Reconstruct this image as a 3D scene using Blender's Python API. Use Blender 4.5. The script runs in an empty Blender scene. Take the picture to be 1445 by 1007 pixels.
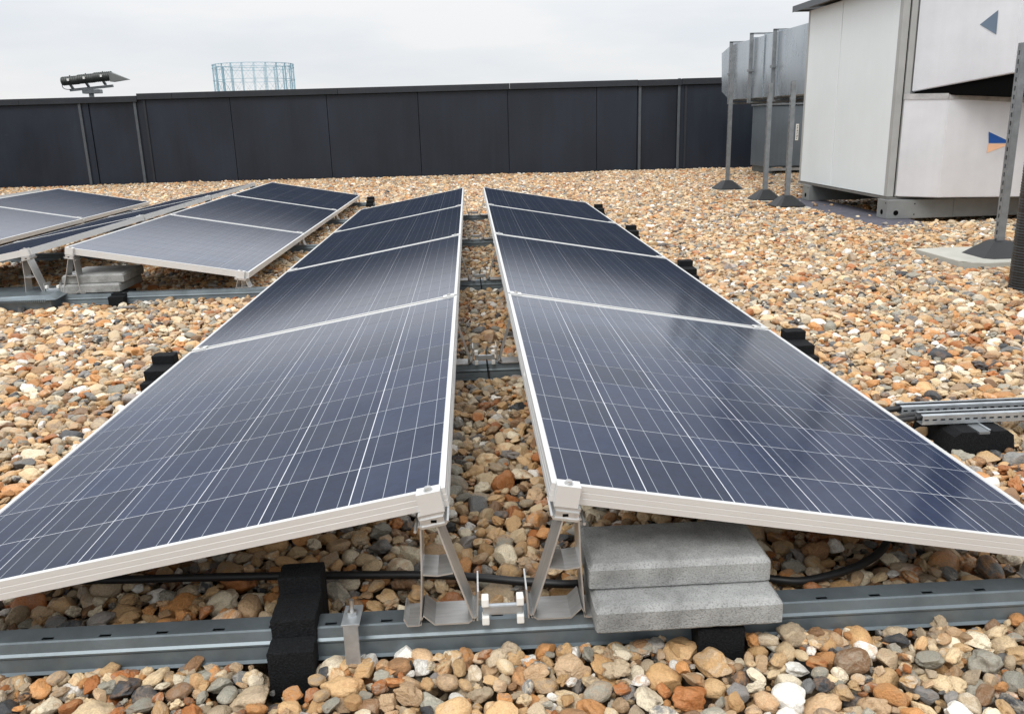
import bpy, bmesh, math, random
import numpy as np
from mathutils import Vector, Matrix, noise as mnoise

random.seed(7); rng = np.random.default_rng(7)
S = bpy.context.scene
COL = S.collection

# ------------------------------------------------------------------ camera, sky, sun, exposure
RZ = 0.315                                   # ridge height of the panel rows above the gravel
cam_d = bpy.data.cameras.new('camera'); cam = bpy.data.objects.new('camera', cam_d); COL.objects.link(cam); S.camera = cam
yaw, pitch, roll = 0.0437, 0.2664, -0.0274
F = Vector((math.sin(yaw)*math.cos(pitch), math.cos(yaw)*math.cos(pitch), -math.sin(pitch)))
r0 = Vector((math.cos(yaw), -math.sin(yaw), 0)); u0 = r0.cross(F)
Rv = math.cos(roll)*r0 + math.sin(roll)*u0; Uv = -math.sin(roll)*r0 + math.cos(roll)*u0
cam.matrix_world = Matrix(((Rv.x, Uv.x, -F.x, -0.0286), (Rv.y, Uv.y, -F.y, -1.3375), (Rv.z, Uv.z, -F.z, 0.6095+RZ), (0, 0, 0, 1)))
cam_d.sensor_fit = 'HORIZONTAL'; cam_d.sensor_width = 36.0
cam_d.lens = 1183.4/1445*36.0
cam_d.shift_x = 0.0; cam_d.shift_y = (491.1-503.5)/1445
cam_d.clip_start = 0.05; cam_d.clip_end = 4000
CAM = Vector((-0.0286, -1.3375, 0.6095+RZ))

SUN_EL, SUN_AZ = math.radians(52), math.radians(205)      # azimuth measured from +Y towards +X
w = bpy.data.worlds.new('World'); S.world = w; w.use_nodes = True
nt = w.node_tree; nt.nodes.clear(); N = nt.nodes.new; LK = nt.links.new
out = N('ShaderNodeOutputWorld'); bg = N('ShaderNodeBackground'); bg.inputs['Strength'].default_value = 0.1
sky = N('ShaderNodeTexSky'); sky.sky_type = 'NISHITA'; sky.sun_disc = False
sky.sun_elevation = SUN_EL; sky.sun_rotation = SUN_AZ
tc = N('ShaderNodeTexCoord'); sp = N('ShaderNodeSeparateXYZ'); LK(tc.outputs['Generated'], sp.inputs[0])
mr = N('ShaderNodeMapRange'); mr.interpolation_type = 'SMOOTHSTEP'
mr.inputs['From Min'].default_value = 0.0; mr.inputs['From Max'].default_value = 0.9
mr.inputs['To Min'].default_value = 8.7; mr.inputs['To Max'].default_value = 18.0; LK(sp.outputs['Z'], mr.inputs['Value'])
mp = N('ShaderNodeMapping'); mp.inputs['Scale'].default_value = (1.5, 1.5, 7.0); LK(tc.outputs['Generated'], mp.inputs[0])
nz = N('ShaderNodeTexNoise'); nz.inputs['Scale'].default_value = 2.2; nz.inputs['Detail'].default_value = 6; nz.inputs['Roughness'].default_value = 0.5
LK(mp.outputs[0], nz.inputs['Vector'])
cr = N('ShaderNodeValToRGB'); cr.color_ramp.elements[0].position = 0.38; cr.color_ramp.elements[0].color = (0.90, 0.935, 0.985, 1)
cr.color_ramp.elements[1].position = 0.62; cr.color_ramp.elements[1].color = (1.03, 1.033, 1.042, 1); LK(nz.outputs['Fac'], cr.inputs[0])
mul = N('ShaderNodeVectorMath'); mul.operation = 'SCALE'; LK(cr.outputs[0], mul.inputs[0]); LK(mr.outputs[0], mul.inputs['Scale'])
mx = N('ShaderNodeMix'); mx.data_type = 'RGBA'; mx.inputs['Factor'].default_value = 0.93
LK(sky.outputs[0], mx.inputs[6]); LK(mul.outputs[0], mx.inputs[7])
LK(mx.outputs[2], bg.inputs['Color']); LK(bg.outputs[0], out.inputs['Surface'])

sl = bpy.data.lights.new('sun', 'SUN'); sl.energy = 1.7; sl.angle = math.radians(28); sl.color = (1.0, 0.975, 0.94)
so = bpy.data.objects.new('sun', sl); COL.objects.link(so)
sd = Vector((math.sin(SUN_AZ)*math.cos(SUN_EL), math.cos(SUN_AZ)*math.cos(SUN_EL), math.sin(SUN_EL)))
so.rotation_euler = sd.to_track_quat('Z', 'Y').to_euler(); so.location = (0, 0, 30)
S.view_settings.view_transform = 'Standard'; S.view_settings.look = 'None'
S.view_settings.exposure = 0.0; S.view_settings.gamma = 1.0; S.view_settings.use_curve_mapping = False
S.cycles.max_bounces = 6; S.cycles.diffuse_bounces = 3; S.cycles.glossy_bounces = 3
S.cycles.use_denoising = True

# ------------------------------------------------------------------ materials
def mat(name):
    m = bpy.data.materials.new(name); m.use_nodes = True
    t = m.node_tree; b = t.nodes['Principled BSDF']
    return m, t, b
def rgba(c): return (c[0], c[1], c[2], 1.0)
def surf(name, col, rough=0.5, metal=0.0, var=0.12, scale=8.0, bump=0.0, bscale=60.0, spec=0.5, stretch=None, col2=None, rvar=0.08):
    """a plain surface with mottled colour, uneven gloss and fine relief"""
    m, t, b = mat(name); n = t.nodes.new; l = t.links.new
    tc = n('ShaderNodeTexCoord'); mp = n('ShaderNodeMapping'); l(tc.outputs['Object'], mp.inputs[0])
    if stretch: mp.inputs['Scale'].default_value = stretch
    a = n('ShaderNodeTexNoise'); a.inputs['Scale'].default_value = scale; a.inputs['Detail'].default_value = 7; a.inputs['Roughness'].default_value = 0.62
    l(mp.outputs[0], a.inputs['Vector'])
    r = n('ShaderNodeValToRGB'); r.color_ramp.elements[0].position = 0.3; r.color_ramp.elements[1].position = 0.7
    c2 = col2 or tuple(min(1, c*(1+var)) for c in col)
    r.color_ramp.elements[0].color = rgba(tuple(c*(1-var) for c in col)); r.color_ramp.elements[1].color = rgba(c2)
    l(a.outputs['Fac'], r.inputs[0]); l(r.outputs[0], b.inputs['Base Color'])
    mr = n('ShaderNodeMapRange'); mr.inputs['To Min'].default_value = max(0, rough-rvar); mr.inputs['To Max'].default_value = min(1, rough+rvar)
    l(a.outputs['Fac'], mr.inputs['Value']); l(mr.outputs[0], b.inputs['Roughness'])
    b.inputs['Metallic'].default_value = metal; b.inputs['Specular IOR Level'].default_value = spec
    if bump:
        c = n('ShaderNodeTexNoise'); c.inputs['Scale'].default_value = bscale; c.inputs['Detail'].default_value = 5
        l(mp.outputs[0], c.inputs['Vector'])
        bp = n('ShaderNodeBump'); bp.inputs['Strength'].default_value = bump; bp.inputs['Distance'].default_value = 0.004
        l(c.outputs['Fac'], bp.inputs['Height']); l(bp.outputs[0], b.inputs['Normal'])
    return m

def weather(m, streak=0.18, piece=0.12, spots=0.0):
    """rain streaks running down, slight tone change from piece to piece, a few pale scuffs"""
    t = m.node_tree; n = t.nodes.new; l = t.links.new; b = t.nodes['Principled BSDF']
    src = b.inputs['Base Color'].links[0].from_socket
    g = n('ShaderNodeNewGeometry'); mp = n('ShaderNodeMapping'); mp.inputs['Scale'].default_value = (14, 14, 0.5); l(g.outputs['Position'], mp.inputs[0])
    a = n('ShaderNodeTexNoise'); a.inputs['Scale'].default_value = 1.0; a.inputs['Detail'].default_value = 6; a.inputs['Roughness'].default_value = 0.6; l(mp.outputs[0], a.inputs['Vector'])
    m1 = n('ShaderNodeMapRange'); m1.inputs['From Min'].default_value = 0.35; m1.inputs['From Max'].default_value = 0.7; m1.inputs['To Min'].default_value = 1+streak*0.3; m1.inputs['To Max'].default_value = 1-streak; l(a.outputs['Fac'], m1.inputs['Value'])
    oi = n('ShaderNodeObjectInfo'); m2 = n('ShaderNodeMapRange'); m2.inputs['To Min'].default_value = 1-piece; m2.inputs['To Max'].default_value = 1+piece; l(oi.outputs['Random'], m2.inputs['Value'])
    mm = n('ShaderNodeMath'); mm.operation = 'MULTIPLY'; l(m1.outputs[0], mm.inputs[0]); l(m2.outputs[0], mm.inputs[1])
    v = n('ShaderNodeVectorMath'); v.operation = 'SCALE'; l(src, v.inputs[0]); l(mm.outputs[0], v.inputs['Scale']); out_ = v.outputs[0]
    if spots:
        c = n('ShaderNodeTexNoise'); c.inputs['Scale'].default_value = 5.5; c.inputs['Detail'].default_value = 9; c.inputs['Roughness'].default_value = 0.75; l(g.outputs['Position'], c.inputs['Vector'])
        c2 = n('ShaderNodeMapRange'); c2.inputs['From Min'].default_value = 0.66; c2.inputs['From Max'].default_value = 0.74; c2.inputs['To Max'].default_value = spots; l(c.outputs['Fac'], c2.inputs['Value'])
        x = n('ShaderNodeMix'); x.data_type = 'RGBA'; l(c2.outputs[0], x.inputs['Factor']); l(out_, x.inputs[6]); x.inputs[7].default_value = (0.25, 0.25, 0.25, 1); out_ = x.outputs[2]
    l(out_, b.inputs['Base Color']); return m

M = {}
M['frame'] = surf('anodised_aluminium', (0.70, 0.70, 0.685), 0.42, 0.4, 0.02, 3)
M['mill'] = surf('mill_aluminium', (0.58, 0.58, 0.57), 0.36, 0.75, 0.14, 18, 0.1, 120, stretch=(1, 6, 1))
M['cutedge'] = surf('mill_aluminium_dull', (0.50, 0.48, 0.44), 0.5, 0.5, 0.15, 25, 0.1, 150)
M['galv'] = surf('galvanised_steel', (0.155, 0.185, 0.20), 0.42, 0.55, 0.22, 9, 0.08, 90)
M['galv_light'] = surf('bright_galvanised_steel', (0.44, 0.47, 0.49), 0.38, 0.65, 0.2, 22, 0.08, 90)
M['duct'] = surf('galvanised_duct_sheet', (0.44, 0.49, 0.53), 0.28, 0.65, 0.16, 3.0, 0.05, 5, stretch=(1, 1, 0.35))
M['strut'] = surf('galvanised_strut', (0.235, 0.25, 0.26), 0.45, 0.5, 0.2, 15, 0.05, 80)
M['rubber'] = surf('recycled_rubber_granulate', (0.006, 0.0065, 0.007), 0.9, 0, 0.6, 260, 1.0, 300, spec=0.2, col2=(0.017, 0.018, 0.020))
M['plastic'] = surf('black_plastic', (0.011, 0.012, 0.013), 0.5, 0, 0.2, 30, 0.05, 200)
M['cable'] = surf('black_cable_sheath', (0.010, 0.010, 0.011), 0.5, 0, 0.2, 30)
M['steel'] = surf('stainless_steel', (0.55, 0.55, 0.54), 0.3, 0.9, 0.15, 60)
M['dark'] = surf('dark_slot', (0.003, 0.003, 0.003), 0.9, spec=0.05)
M['wall'] = surf('anthracite_cladding', (0.0115, 0.0165, 0.0265), 0.44, 0.0, 0.30, 1.1, 0.06, 3.0, stretch=(1, 1, 0.5), spec=0.4, rvar=0.14)
M['cap'] = surf('anthracite_capping', (0.019, 0.0225, 0.028), 0.48, 0.0, 0.12, 2.5, spec=0.4)
M['wallpost'] = surf('grey_cover_strip', (0.07, 0.08, 0.09), 0.5, 0.1, 0.15, 8)
M['ahu'] = surf('coated_white_steel', (0.72, 0.765, 0.77), 0.5, 0, 0.03, 1.6, 0.02, 8)
M['ahu_edge'] = surf('coated_grey_steel', (0.36, 0.365, 0.355), 0.5, 0.1, 0.08, 6)
M['ahu_dark'] = surf('shadow_gap_profile', (0.20, 0.20, 0.195), 0.5, 0.1, 0.2, 9)
M['foil'] = surf('foil_faced_insulation', (0.74, 0.745, 0.765), 0.34, 0.45, 0.07, 2.2, 0.25, 6, rvar=0.12)
M['foil_dirt'] = surf('foil_joint_tape', (0.45, 0.445, 0.44), 0.4, 0.4, 0.25, 14)
M['roofsheet'] = surf('cabinet_roof_sheet', (0.17, 0.165, 0.155), 0.5, 0.2, 0.15, 4)
M['basebeam'] = surf('base_frame_steel', (0.25, 0.26, 0.255), 0.5, 0.35, 0.12, 7)
M['felt'] = surf('roofing_felt', (0.085, 0.083, 0.105), 0.8, 0, 0.25, 12, 0.4, 150)
M['cabinet'] = surf('grey_blue_cabinet', (0.15, 0.18, 0.205), 0.45, 0.3, 0.1, 2)
M['white'] = surf('white_plastic', (0.75, 0.74, 0.70), 0.5, 0, 0.05, 20)
M['blue'] = surf('blue_sticker', (0.004, 0.075, 0.32), 0.45, 0, 0.04, 20)
M['peach'] = surf('faded_orange_sticker', (0.80, 0.48, 0.30), 0.5, 0, 0.05, 20)
M['greyblue'] = surf('grey_blue_sticker', (0.12, 0.165, 0.225), 0.45, 0, 0.05, 20)
M['flood'] = surf('floodlight_housing', (0.05, 0.056, 0.052), 0.5, 0.3, 0.2, 6)
M['floodhood'] = surf('floodlight_hood', (0.17, 0.175, 0.17), 0.5, 0.4, 0.1, 6)
M['gas'] = surf('pale_blue_paint', (0.34, 0.50, 0.57), 0.6, 0, 0.1, 0.05)
M['deck'] = surf('roof_membrane', (0.05, 0.045, 0.04), 0.9, 0, 0.3, 4, 0.3, 40)
M['grit'] = surf('sandy_grit', (0.16, 0.11, 0.065), 0.9, 0, 0.6, 60, 1.0, 160)
M['city'] = surf('street_level_ground', (0.12, 0.125, 0.12), 0.9, 0, 0.35, 0.02)
M['concrete_far'] = surf('pale_slab_concrete', (0.44, 0.43, 0.38), 0.85, 0, 0.10, 6, 0.3, 90, spec=0.2)
M['flange'] = surf('galvanised_dark', (0.10, 0.11, 0.12), 0.5, 0.3)

weather(M['wall'], 0.16, 0.12, 0.22); weather(M['cap'], 0.1, 0.1); weather(M['ahu'], 0.015, 0.01); weather(M['foil'], 0.03, 0.01, 0.04); weather(M['duct'], 0.03, 0.03); weather(M['cabinet'], 0.1, 0.04)

def concrete(name, c):
    m, t, b = mat(name); n = t.nodes.new; l = t.links.new
    tc = n('ShaderNodeTexCoord')
    a = n('ShaderNodeTexNoise'); a.inputs['Scale'].default_value = 11; a.inputs['Detail'].default_value = 9; a.inputs['Roughness'].default_value = 0.7
    l(tc.outputs['Object'], a.inputs['Vector'])
    r = n('ShaderNodeValToRGB'); r.color_ramp.elements[0].position = 0.32; r.color_ramp.elements[1].position = 0.68
    r.color_ramp.elements[0].color = rgba(tuple(x*0.58 for x in c)); r.color_ramp.elements[1].color = rgba(tuple(x*1.22 for x in c))
    l(a.outputs['Fac'], r.inputs[0])
    v = n('ShaderNodeTexNoise'); v.inputs['Scale'].default_value = 330; v.inputs['Detail'].default_value = 3
    l(tc.outputs['Object'], v.inputs['Vector'])
    r2 = n('ShaderNodeValToRGB'); r2.color_ramp.elements[0].position = 0.32; r2.color_ramp.elements[1].position = 0.5
    r2.color_ramp.elements[0].color = (0.5, 0.5, 0.5, 1); r2.color_ramp.elements[1].color = (1, 1, 1, 1)
    l(v.outputs['Fac'], r2.inputs[0])
    mx = n('ShaderNodeMix'); mx.data_type = 'RGBA'; mx.blend_type = 'MULTIPLY'; mx.inputs['Factor'].default_value = 0.75
    l(r.outputs[0], mx.inputs[6]); l(r2.outputs[0], mx.inputs[7]); l(mx.outputs[2], b.inputs['Base Color'])
    b.inputs['Roughness'].default_value = 0.85; b.inputs['Specular IOR Level'].default_value = 0.25
    ad = n('ShaderNodeMath'); ad.operation = 'MULTIPLY_ADD'; ad.inputs[1].default_value = 0.15
    l(a.outputs['Fac'], ad.inputs[0]); l(v.outputs['Fac'], ad.inputs[2])
    bp = n('ShaderNodeBump'); bp.inputs['Strength'].default_value = 0.7; bp.inputs['Distance'].default_value = 0.003
    l(ad.outputs[0], bp.inputs['Height']); l(bp.outputs[0], b.inputs['Normal'])
    return m
M['concrete'] = concrete('cast_concrete', (0.33, 0.335, 0.325))

def glass_layer(t, b_out, rough=0.13):
    """anti-reflective textured solar glass: sheen band and dark grazing veil painted in by view angle"""
    n = t.nodes.new; l = t.links.new
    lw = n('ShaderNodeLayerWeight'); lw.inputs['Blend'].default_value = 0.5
    r = n('ShaderNodeValToRGB'); r.color_ramp.interpolation = 'B_SPLINE'  # hand-set sheen: painted brighter band, then a drop at grazing angles
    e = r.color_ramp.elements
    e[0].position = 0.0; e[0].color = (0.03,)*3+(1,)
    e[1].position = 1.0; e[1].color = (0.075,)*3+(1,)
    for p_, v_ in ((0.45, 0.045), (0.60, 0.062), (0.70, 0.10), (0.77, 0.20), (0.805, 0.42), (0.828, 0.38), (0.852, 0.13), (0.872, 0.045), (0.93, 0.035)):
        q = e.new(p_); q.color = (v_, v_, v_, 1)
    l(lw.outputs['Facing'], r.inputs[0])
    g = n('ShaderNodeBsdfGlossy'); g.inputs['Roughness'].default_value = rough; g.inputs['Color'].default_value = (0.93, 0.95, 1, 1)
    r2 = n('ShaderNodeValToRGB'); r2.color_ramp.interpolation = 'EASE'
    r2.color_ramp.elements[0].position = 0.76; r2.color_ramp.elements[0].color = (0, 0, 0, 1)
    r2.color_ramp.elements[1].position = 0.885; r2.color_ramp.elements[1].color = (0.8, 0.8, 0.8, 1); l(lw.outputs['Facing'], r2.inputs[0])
    vd = n('ShaderNodeBsdfDiffuse'); vd.inputs['Color'].default_value = (0.021, 0.026, 0.037, 1)  # dark grey diffuse painted in for the dim reflection at grazing angles
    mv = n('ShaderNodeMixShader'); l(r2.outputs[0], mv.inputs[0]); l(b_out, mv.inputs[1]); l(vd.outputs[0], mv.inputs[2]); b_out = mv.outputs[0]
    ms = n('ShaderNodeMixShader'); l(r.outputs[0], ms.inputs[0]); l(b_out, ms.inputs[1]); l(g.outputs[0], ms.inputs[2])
    l(ms.outputs[0], t.nodes['Material Output'].inputs['Surface'])

CW, CL = 0.1594, 0.1602          # one cell
def cell_material():
    m, t, b = mat('polycrystalline_cell'); n = t.nodes.new; l = t.links.new
    tc = n('ShaderNodeTexCoord'); sx = n('ShaderNodeSeparateXYZ'); l(tc.outputs['Object'], sx.inputs[0])
    # four printed busbars along local y
    a = n('ShaderNodeMath'); a.operation = 'MULTIPLY_ADD'; a.inputs[1].default_value = 4.0/CW; a.inputs[2].default_value = 0.0; l(sx.outputs['X'], a.inputs[0])
    f = n('ShaderNodeMath'); f.operation = 'FRACT'; l(a.outputs[0], f.inputs[0])
    d = n('ShaderNodeMath'); d.operation = 'SUBTRACT'; l(f.outputs[0], d.inputs[0]); d.inputs[1].default_value = 0.5
    ab = n('ShaderNodeMath'); ab.operation = 'ABSOLUTE'; l(d.outputs[0], ab.inputs[0])
    lt = n('ShaderNodeMath'); lt.operation = 'LESS_THAN'; lt.inputs[1].default_value = 0.0135; l(ab.outputs[0], lt.inputs[0])
    oi = n('ShaderNodeObjectInfo')
    vr = n('ShaderNodeTexVoronoi'); vr.inputs['Scale'].default_value = 75
    add = n('ShaderNodeVectorMath'); add.operation = 'ADD'; l(tc.outputs['Object'], add.inputs[0]); l(oi.outputs['Location'], add.inputs[1]); l(add.outputs[0], vr.inputs['Vector'])
    mxv = n('ShaderNodeMix'); mxv.data_type = 'RGBA'; mxv.inputs[6].default_value = (0.0088, 0.0165, 0.041, 1); mxv.inputs[7].default_value = (0.0125, 0.0235, 0.056, 1)
    l(vr.outputs['Color'], mxv.inputs['Factor'])
    hv = n('ShaderNodeMapRange'); hv.inputs['To Min'].default_value = 0.78; hv.inputs['To Max'].default_value = 1.25; l(oi.outputs['Random'], hv.inputs['Value'])
    sc = n('ShaderNodeVectorMath'); sc.operation = 'SCALE'; l(mxv.outputs[2], sc.inputs[0]); l(hv.outputs[0], sc.inputs['Scale'])
    mb = n('ShaderNodeMix'); mb.data_type = 'RGBA'; l(lt.outputs[0], mb.inputs['Factor']); l(sc.outputs[0], mb.inputs[6]); mb.inputs[7].default_value = (0.33, 0.36, 0.40, 1)
    # thin film of dust
    dn = n('ShaderNodeTexNoise'); dn.inputs['Scale'].default_value = 3.0; dn.inputs['Detail'].default_value = 6; l(add.outputs[0], dn.inputs['Vector'])
    dm = n('ShaderNodeMapRange'); dm.inputs['From Min'].default_value = 0.35; dm.inputs['From Max'].default_value = 0.75; dm.inputs['To Min'].default_value = 0.01; dm.inputs['To Max'].default_value = 0.05
    l(dn.outputs['Fac'], dm.inputs['Value'])
    du = n('ShaderNodeMix'); du.data_type = 'RGBA'; l(dm.outputs[0], du.inputs['Factor']); l(mb.outputs[2], du.inputs[6]); du.inputs[7].default_value = (0.5, 0.47, 0.44, 1)
    l(du.outputs[2], b.inputs['Base Color']); b.inputs['Roughness'].default_value = 0.55; b.inputs['Specular IOR Level'].default_value = 0.0
    glass_layer(t, b.outputs[0]); return m
M['cell'] = cell_material()
m, t, b = mat('white_backsheet'); b.inputs['Base Color'].default_value = (0.62, 0.64, 0.68, 1); b.inputs['Roughness'].default_value = 0.5; b.inputs['Specular IOR Level'].default_value = 0.0
glass_layer(t, b.outputs[0]); M['backsheet'] = m

def pebble_material():
    m, t, b = mat('flint_pebble'); n = t.nodes.new; l = t.links.new
    oi = n('ShaderNodeObjectInfo'); tc = n('ShaderNodeTexCoord')
    ramp = n('ShaderNodeValToRGB'); ramp.color_ramp.interpolation = 'CONSTANT'
    pal = [(0.00, (0.58, 0.38, 0.19)), (0.13, (0.66, 0.50, 0.30)), (0.24, (0.54, 0.26, 0.095)), (0.32, (0.38, 0.14, 0.042)),
           (0.38, (0.25, 0.14, 0.07)), (0.44, (0.45, 0.35, 0.23)), (0.54, (0.30, 0.285, 0.23)), (0.61, (0.17, 0.17, 0.165)),
           (0.655, (0.055, 0.058, 0.062)), (0.69, (0.76, 0.66, 0.48)), (0.765, (0.82, 0.79, 0.72)), (0.81, (0.58, 0.40, 0.235)),
           (0.87, (0.52, 0.32, 0.145)), (0.94, (0.40, 0.27, 0.155)), (0.98, (0.30, 0.28, 0.26))]
    e = ramp.color_ramp.elements
    e[0].position = 0; e[0].color = rgba(pal[0][1]); e[1].position = pal[1][0]; e[1].color = rgba(pal[1][1])
    for p_, c_ in pal[2:]: q = e.new(p_); q.color = rgba(c_)
    l(oi.outputs['Random'], ramp.inputs[0])
    wn = n('ShaderNodeTexWhiteNoise'); wn.noise_dimensions = '1D'
    ml = n('ShaderNodeMath'); ml.operation = 'MULTIPLY'; ml.inputs[1].default_value = 917.3; l(oi.outputs['Random'], ml.inputs[0]); l(ml.outputs[0], wn.inputs['W'])
    off = n('ShaderNodeVectorMath'); off.operation = 'SCALE'; off.inputs['Scale'].default_value = 40; l(wn.outputs['Color'], off.inputs[0])
    add = n('ShaderNodeVectorMath'); add.operation = 'ADD'; l(tc.outputs['Object'], add.inputs[0]); l(off.outputs[0], add.inputs[1])
    # stains of a second colour, pale cortex patches, fine speckle
    n1 = n('ShaderNodeTexNoise'); n1.inputs['Scale'].default_value = 1.1; n1.inputs['Detail'].default_value = 5; n1.inputs['Roughness'].default_value = 0.65; n1.inputs['Distortion'].default_value = 0.6; l(add.outputs[0], n1.inputs['Vector'])
    r1 = n('ShaderNodeMapRange'); r1.inputs['From Min'].default_value = 0.44; r1.inputs['From Max'].default_value = 0.62; l(n1.outputs['Fac'], r1.inputs['Value'])
    sc = n('ShaderNodeMath'); sc.operation = 'MULTIPLY'; l(r1.outputs[0], sc.inputs[0])
    sw = n('ShaderNodeSeparateColor'); l(wn.outputs['Color'], sw.inputs[0]); l(sw.outputs[0], sc.inputs[1])
    r2 = n('ShaderNodeValToRGB'); r2.color_ramp.interpolation = 'CONSTANT'
    e = r2.color_ramp.elements; e[0].color = (0.50, 0.27, 0.12, 1); e[1].position = 0.35; e[1].color = (0.62, 0.54, 0.42, 1)
    q = e.new(0.6); q.color = (0.25, 0.19, 0.14, 1); q = e.new(0.8); q.color = (0.42, 0.33, 0.24, 1); l(sw.outputs[1], r2.inputs[0])
    mA = n('ShaderNodeMix'); mA.data_type = 'RGBA'; l(sc.outputs[0], mA.inputs['Factor']); l(ramp.outputs[0], mA.inputs[6]); l(r2.outputs[0], mA.inputs[7])
    n2 = n('ShaderNodeTexNoise'); n2.inputs['Scale'].default_value = 9; n2.inputs['Detail'].default_value = 6; n2.inputs['Roughness'].default_value = 0.7; l(add.outputs[0], n2.inputs['Vector'])
    r3 = n('ShaderNodeMapRange'); r3.inputs['From Min'].default_value = 0.3; r3.inputs['From Max'].default_value = 0.7; r3.inputs['To Min'].default_value = 0.72; r3.inputs['To Max'].default_value = 1.25; l(n2.outputs['Fac'], r3.inputs['Value'])
    mB = n('ShaderNodeVectorMath'); mB.operation = 'SCALE'; l(mA.outputs[2], mB.inputs[0]); l(r3.outputs[0], mB.inputs['Scale'])
    vb = n('ShaderNodeMapRange'); vb.inputs['To Min'].default_value = 0.8; vb.inputs['To Max'].default_value = 1.22; l(sw.outputs[2], vb.inputs['Value'])
    mC = n('ShaderNodeVectorMath'); mC.operation = 'SCALE'; l(mB.outputs[0], mC.inputs[0]); l(vb.outputs[0], mC.inputs['Scale'])
    l(mC.outputs[0], b.inputs['Base Color'])
    rr = n('ShaderNodeMapRange'); rr.inputs['To Min'].default_value = 0.25; rr.inputs['To Max'].default_value = 0.6; l(sw.outputs[0], rr.inputs['Value']); l(rr.outputs[0], b.inputs['Roughness'])
    b.inputs['Specular IOR Level'].default_value = 0.35
    n3 = n('ShaderNodeTexNoise'); n3.inputs['Scale'].default_value = 4.5; n3.inputs['Detail'].default_value = 8; n3.inputs['Roughness'].default_value = 0.6; l(add.outputs[0], n3.inputs['Vector'])
    bp = n('ShaderNodeBump'); bp.inputs['Strength'].default_value = 0.8; bp.inputs['Distance'].default_value = 0.005; l(n3.outputs['Fac'], bp.inputs['Height']); l(bp.outputs[0], b.inputs['Normal'])
    return m
M['pebble'] = pebble_material()

# ------------------------------------------------------------------ helpers
def link(o, parent=None):
    COL.objects.link(o)
    if parent: o.parent = parent
    return o
def obj(name, mesh, m=None, parent=None):
    if m is not None and not mesh.materials: mesh.materials.append(m)
    return link(bpy.data.objects.new(name, mesh), parent)
def tag(o, label=None, cat=None, group=None, kind=None):
    if label: o['label'] = label
    if cat: o['category'] = cat
    if group: o['group'] = group
    if kind: o['kind'] = kind
    return o
def thing(name, label, cat, loc=(0, 0, 0), rz=0.0, group=None):
    o = bpy.data.objects.new(name, None); COL.objects.link(o); o.empty_display_size = 0.05
    o.location = loc; o.rotation_euler = (0, 0, rz); return tag(o, label, cat, group)
def bm_mesh(bm, name='mesh', smooth=False):
    bmesh.ops.recalc_face_normals(bm, faces=bm.faces[:])
    me = bpy.data.meshes.new(name); bm.to_mesh(me); bm.free()
    if smooth:
        for p in me.polygons: p.use_smooth = True
    return me
def add_box(bm, x0, x1, y0, y1, z0, z1, bevel=0.0, rot=None, seg=2):
    g = bmesh.ops.create_cube(bm, size=1.0); vs = g['verts']
    for v in vs: v.co = Vector(((x0+x1)/2+v.co.x*(x1-x0), (y0+y1)/2+v.co.y*(y1-y0), (z0+z1)/2+v.co.z*(z1-z0)))
    if rot is not None: bmesh.ops.transform(bm, matrix=rot, verts=vs)
    if bevel:
        ed = list({e for v in vs for e in v.link_edges})
        bmesh.ops.bevel(bm, geom=ed, offset=bevel, segments=seg, profile=0.6, affect='EDGES')
def box_mesh(*a, **k):
    bm = bmesh.new(); add_box(bm, *a, **k); return bm_mesh(bm)
def box(name, a, m, parent=None, bevel=0.0, **k): return obj(name, box_mesh(*a, bevel=bevel, **k), m, parent)
def add_prism(bm, pts, y0, y1):
    """closed outline in XZ extruded along Y"""
    a = [bm.verts.new((x, y0, z)) for x, z in pts]; b = [bm.verts.new((x, y1, z)) for x, z in pts]; n = len(pts)
    for i in range(n): bm.faces.new((a[i], a[(i+1) % n], b[(i+1) % n], b[i]))
    bm.faces.new(a); bm.faces.new(b[::-1])
def add_strip(bm, pts, th, y0, y1):
    """open polyline in XZ given thickness th, extruded along Y"""
    n = len(pts); P = [Vector(p) for p in pts]; L = []; R = []
    for i in range(n):
        d = (P[min(i+1, n-1)]-P[max(i-1, 0)]).normalized(); nn = Vector((-d.y, d.x))
        L.append(P[i]+nn*th/2); R.append(P[i]-nn*th/2)
    add_prism(bm, [tuple(v) for v in L]+[tuple(v) for v in R[::-1]], y0, y1)
def add_cyl(bm, p0, p1, r, seg=12, r2=None):
    p0 = Vector(p0); p1 = Vector(p1); d = p1-p0
    q = d.to_track_quat('Z', 'Y').to_matrix().to_4x4(); q.translation = (p0+p1)/2
    bmesh.ops.create_cone(bm, cap_ends=True, segments=seg, radius1=r, radius2=r if r2 is None else r2, depth=d.length, matrix=q)
def add_bar(bm, p0, p1, wd, ht=None):
    p0 = Vector(p0); p1 = Vector(p1); d = p1-p0; ht = ht or wd
    q = d.to_track_quat('Z', 'Y').to_matrix().to_4x4(); q.translation = (p0+p1)/2
    g = bmesh.ops.create_cube(bm, size=1.0); bmesh.ops.transform(bm, matrix=q @ Matrix.Diagonal((wd, ht, d.length, 1)), verts=g['verts'])
def cyl(name, p0, p1, r, m, parent=None, seg=12, r2=None):
    bm = bmesh.new(); add_cyl(bm, p0, p1, r, seg, r2); return obj(name, bm_mesh(bm), m, parent)
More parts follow.
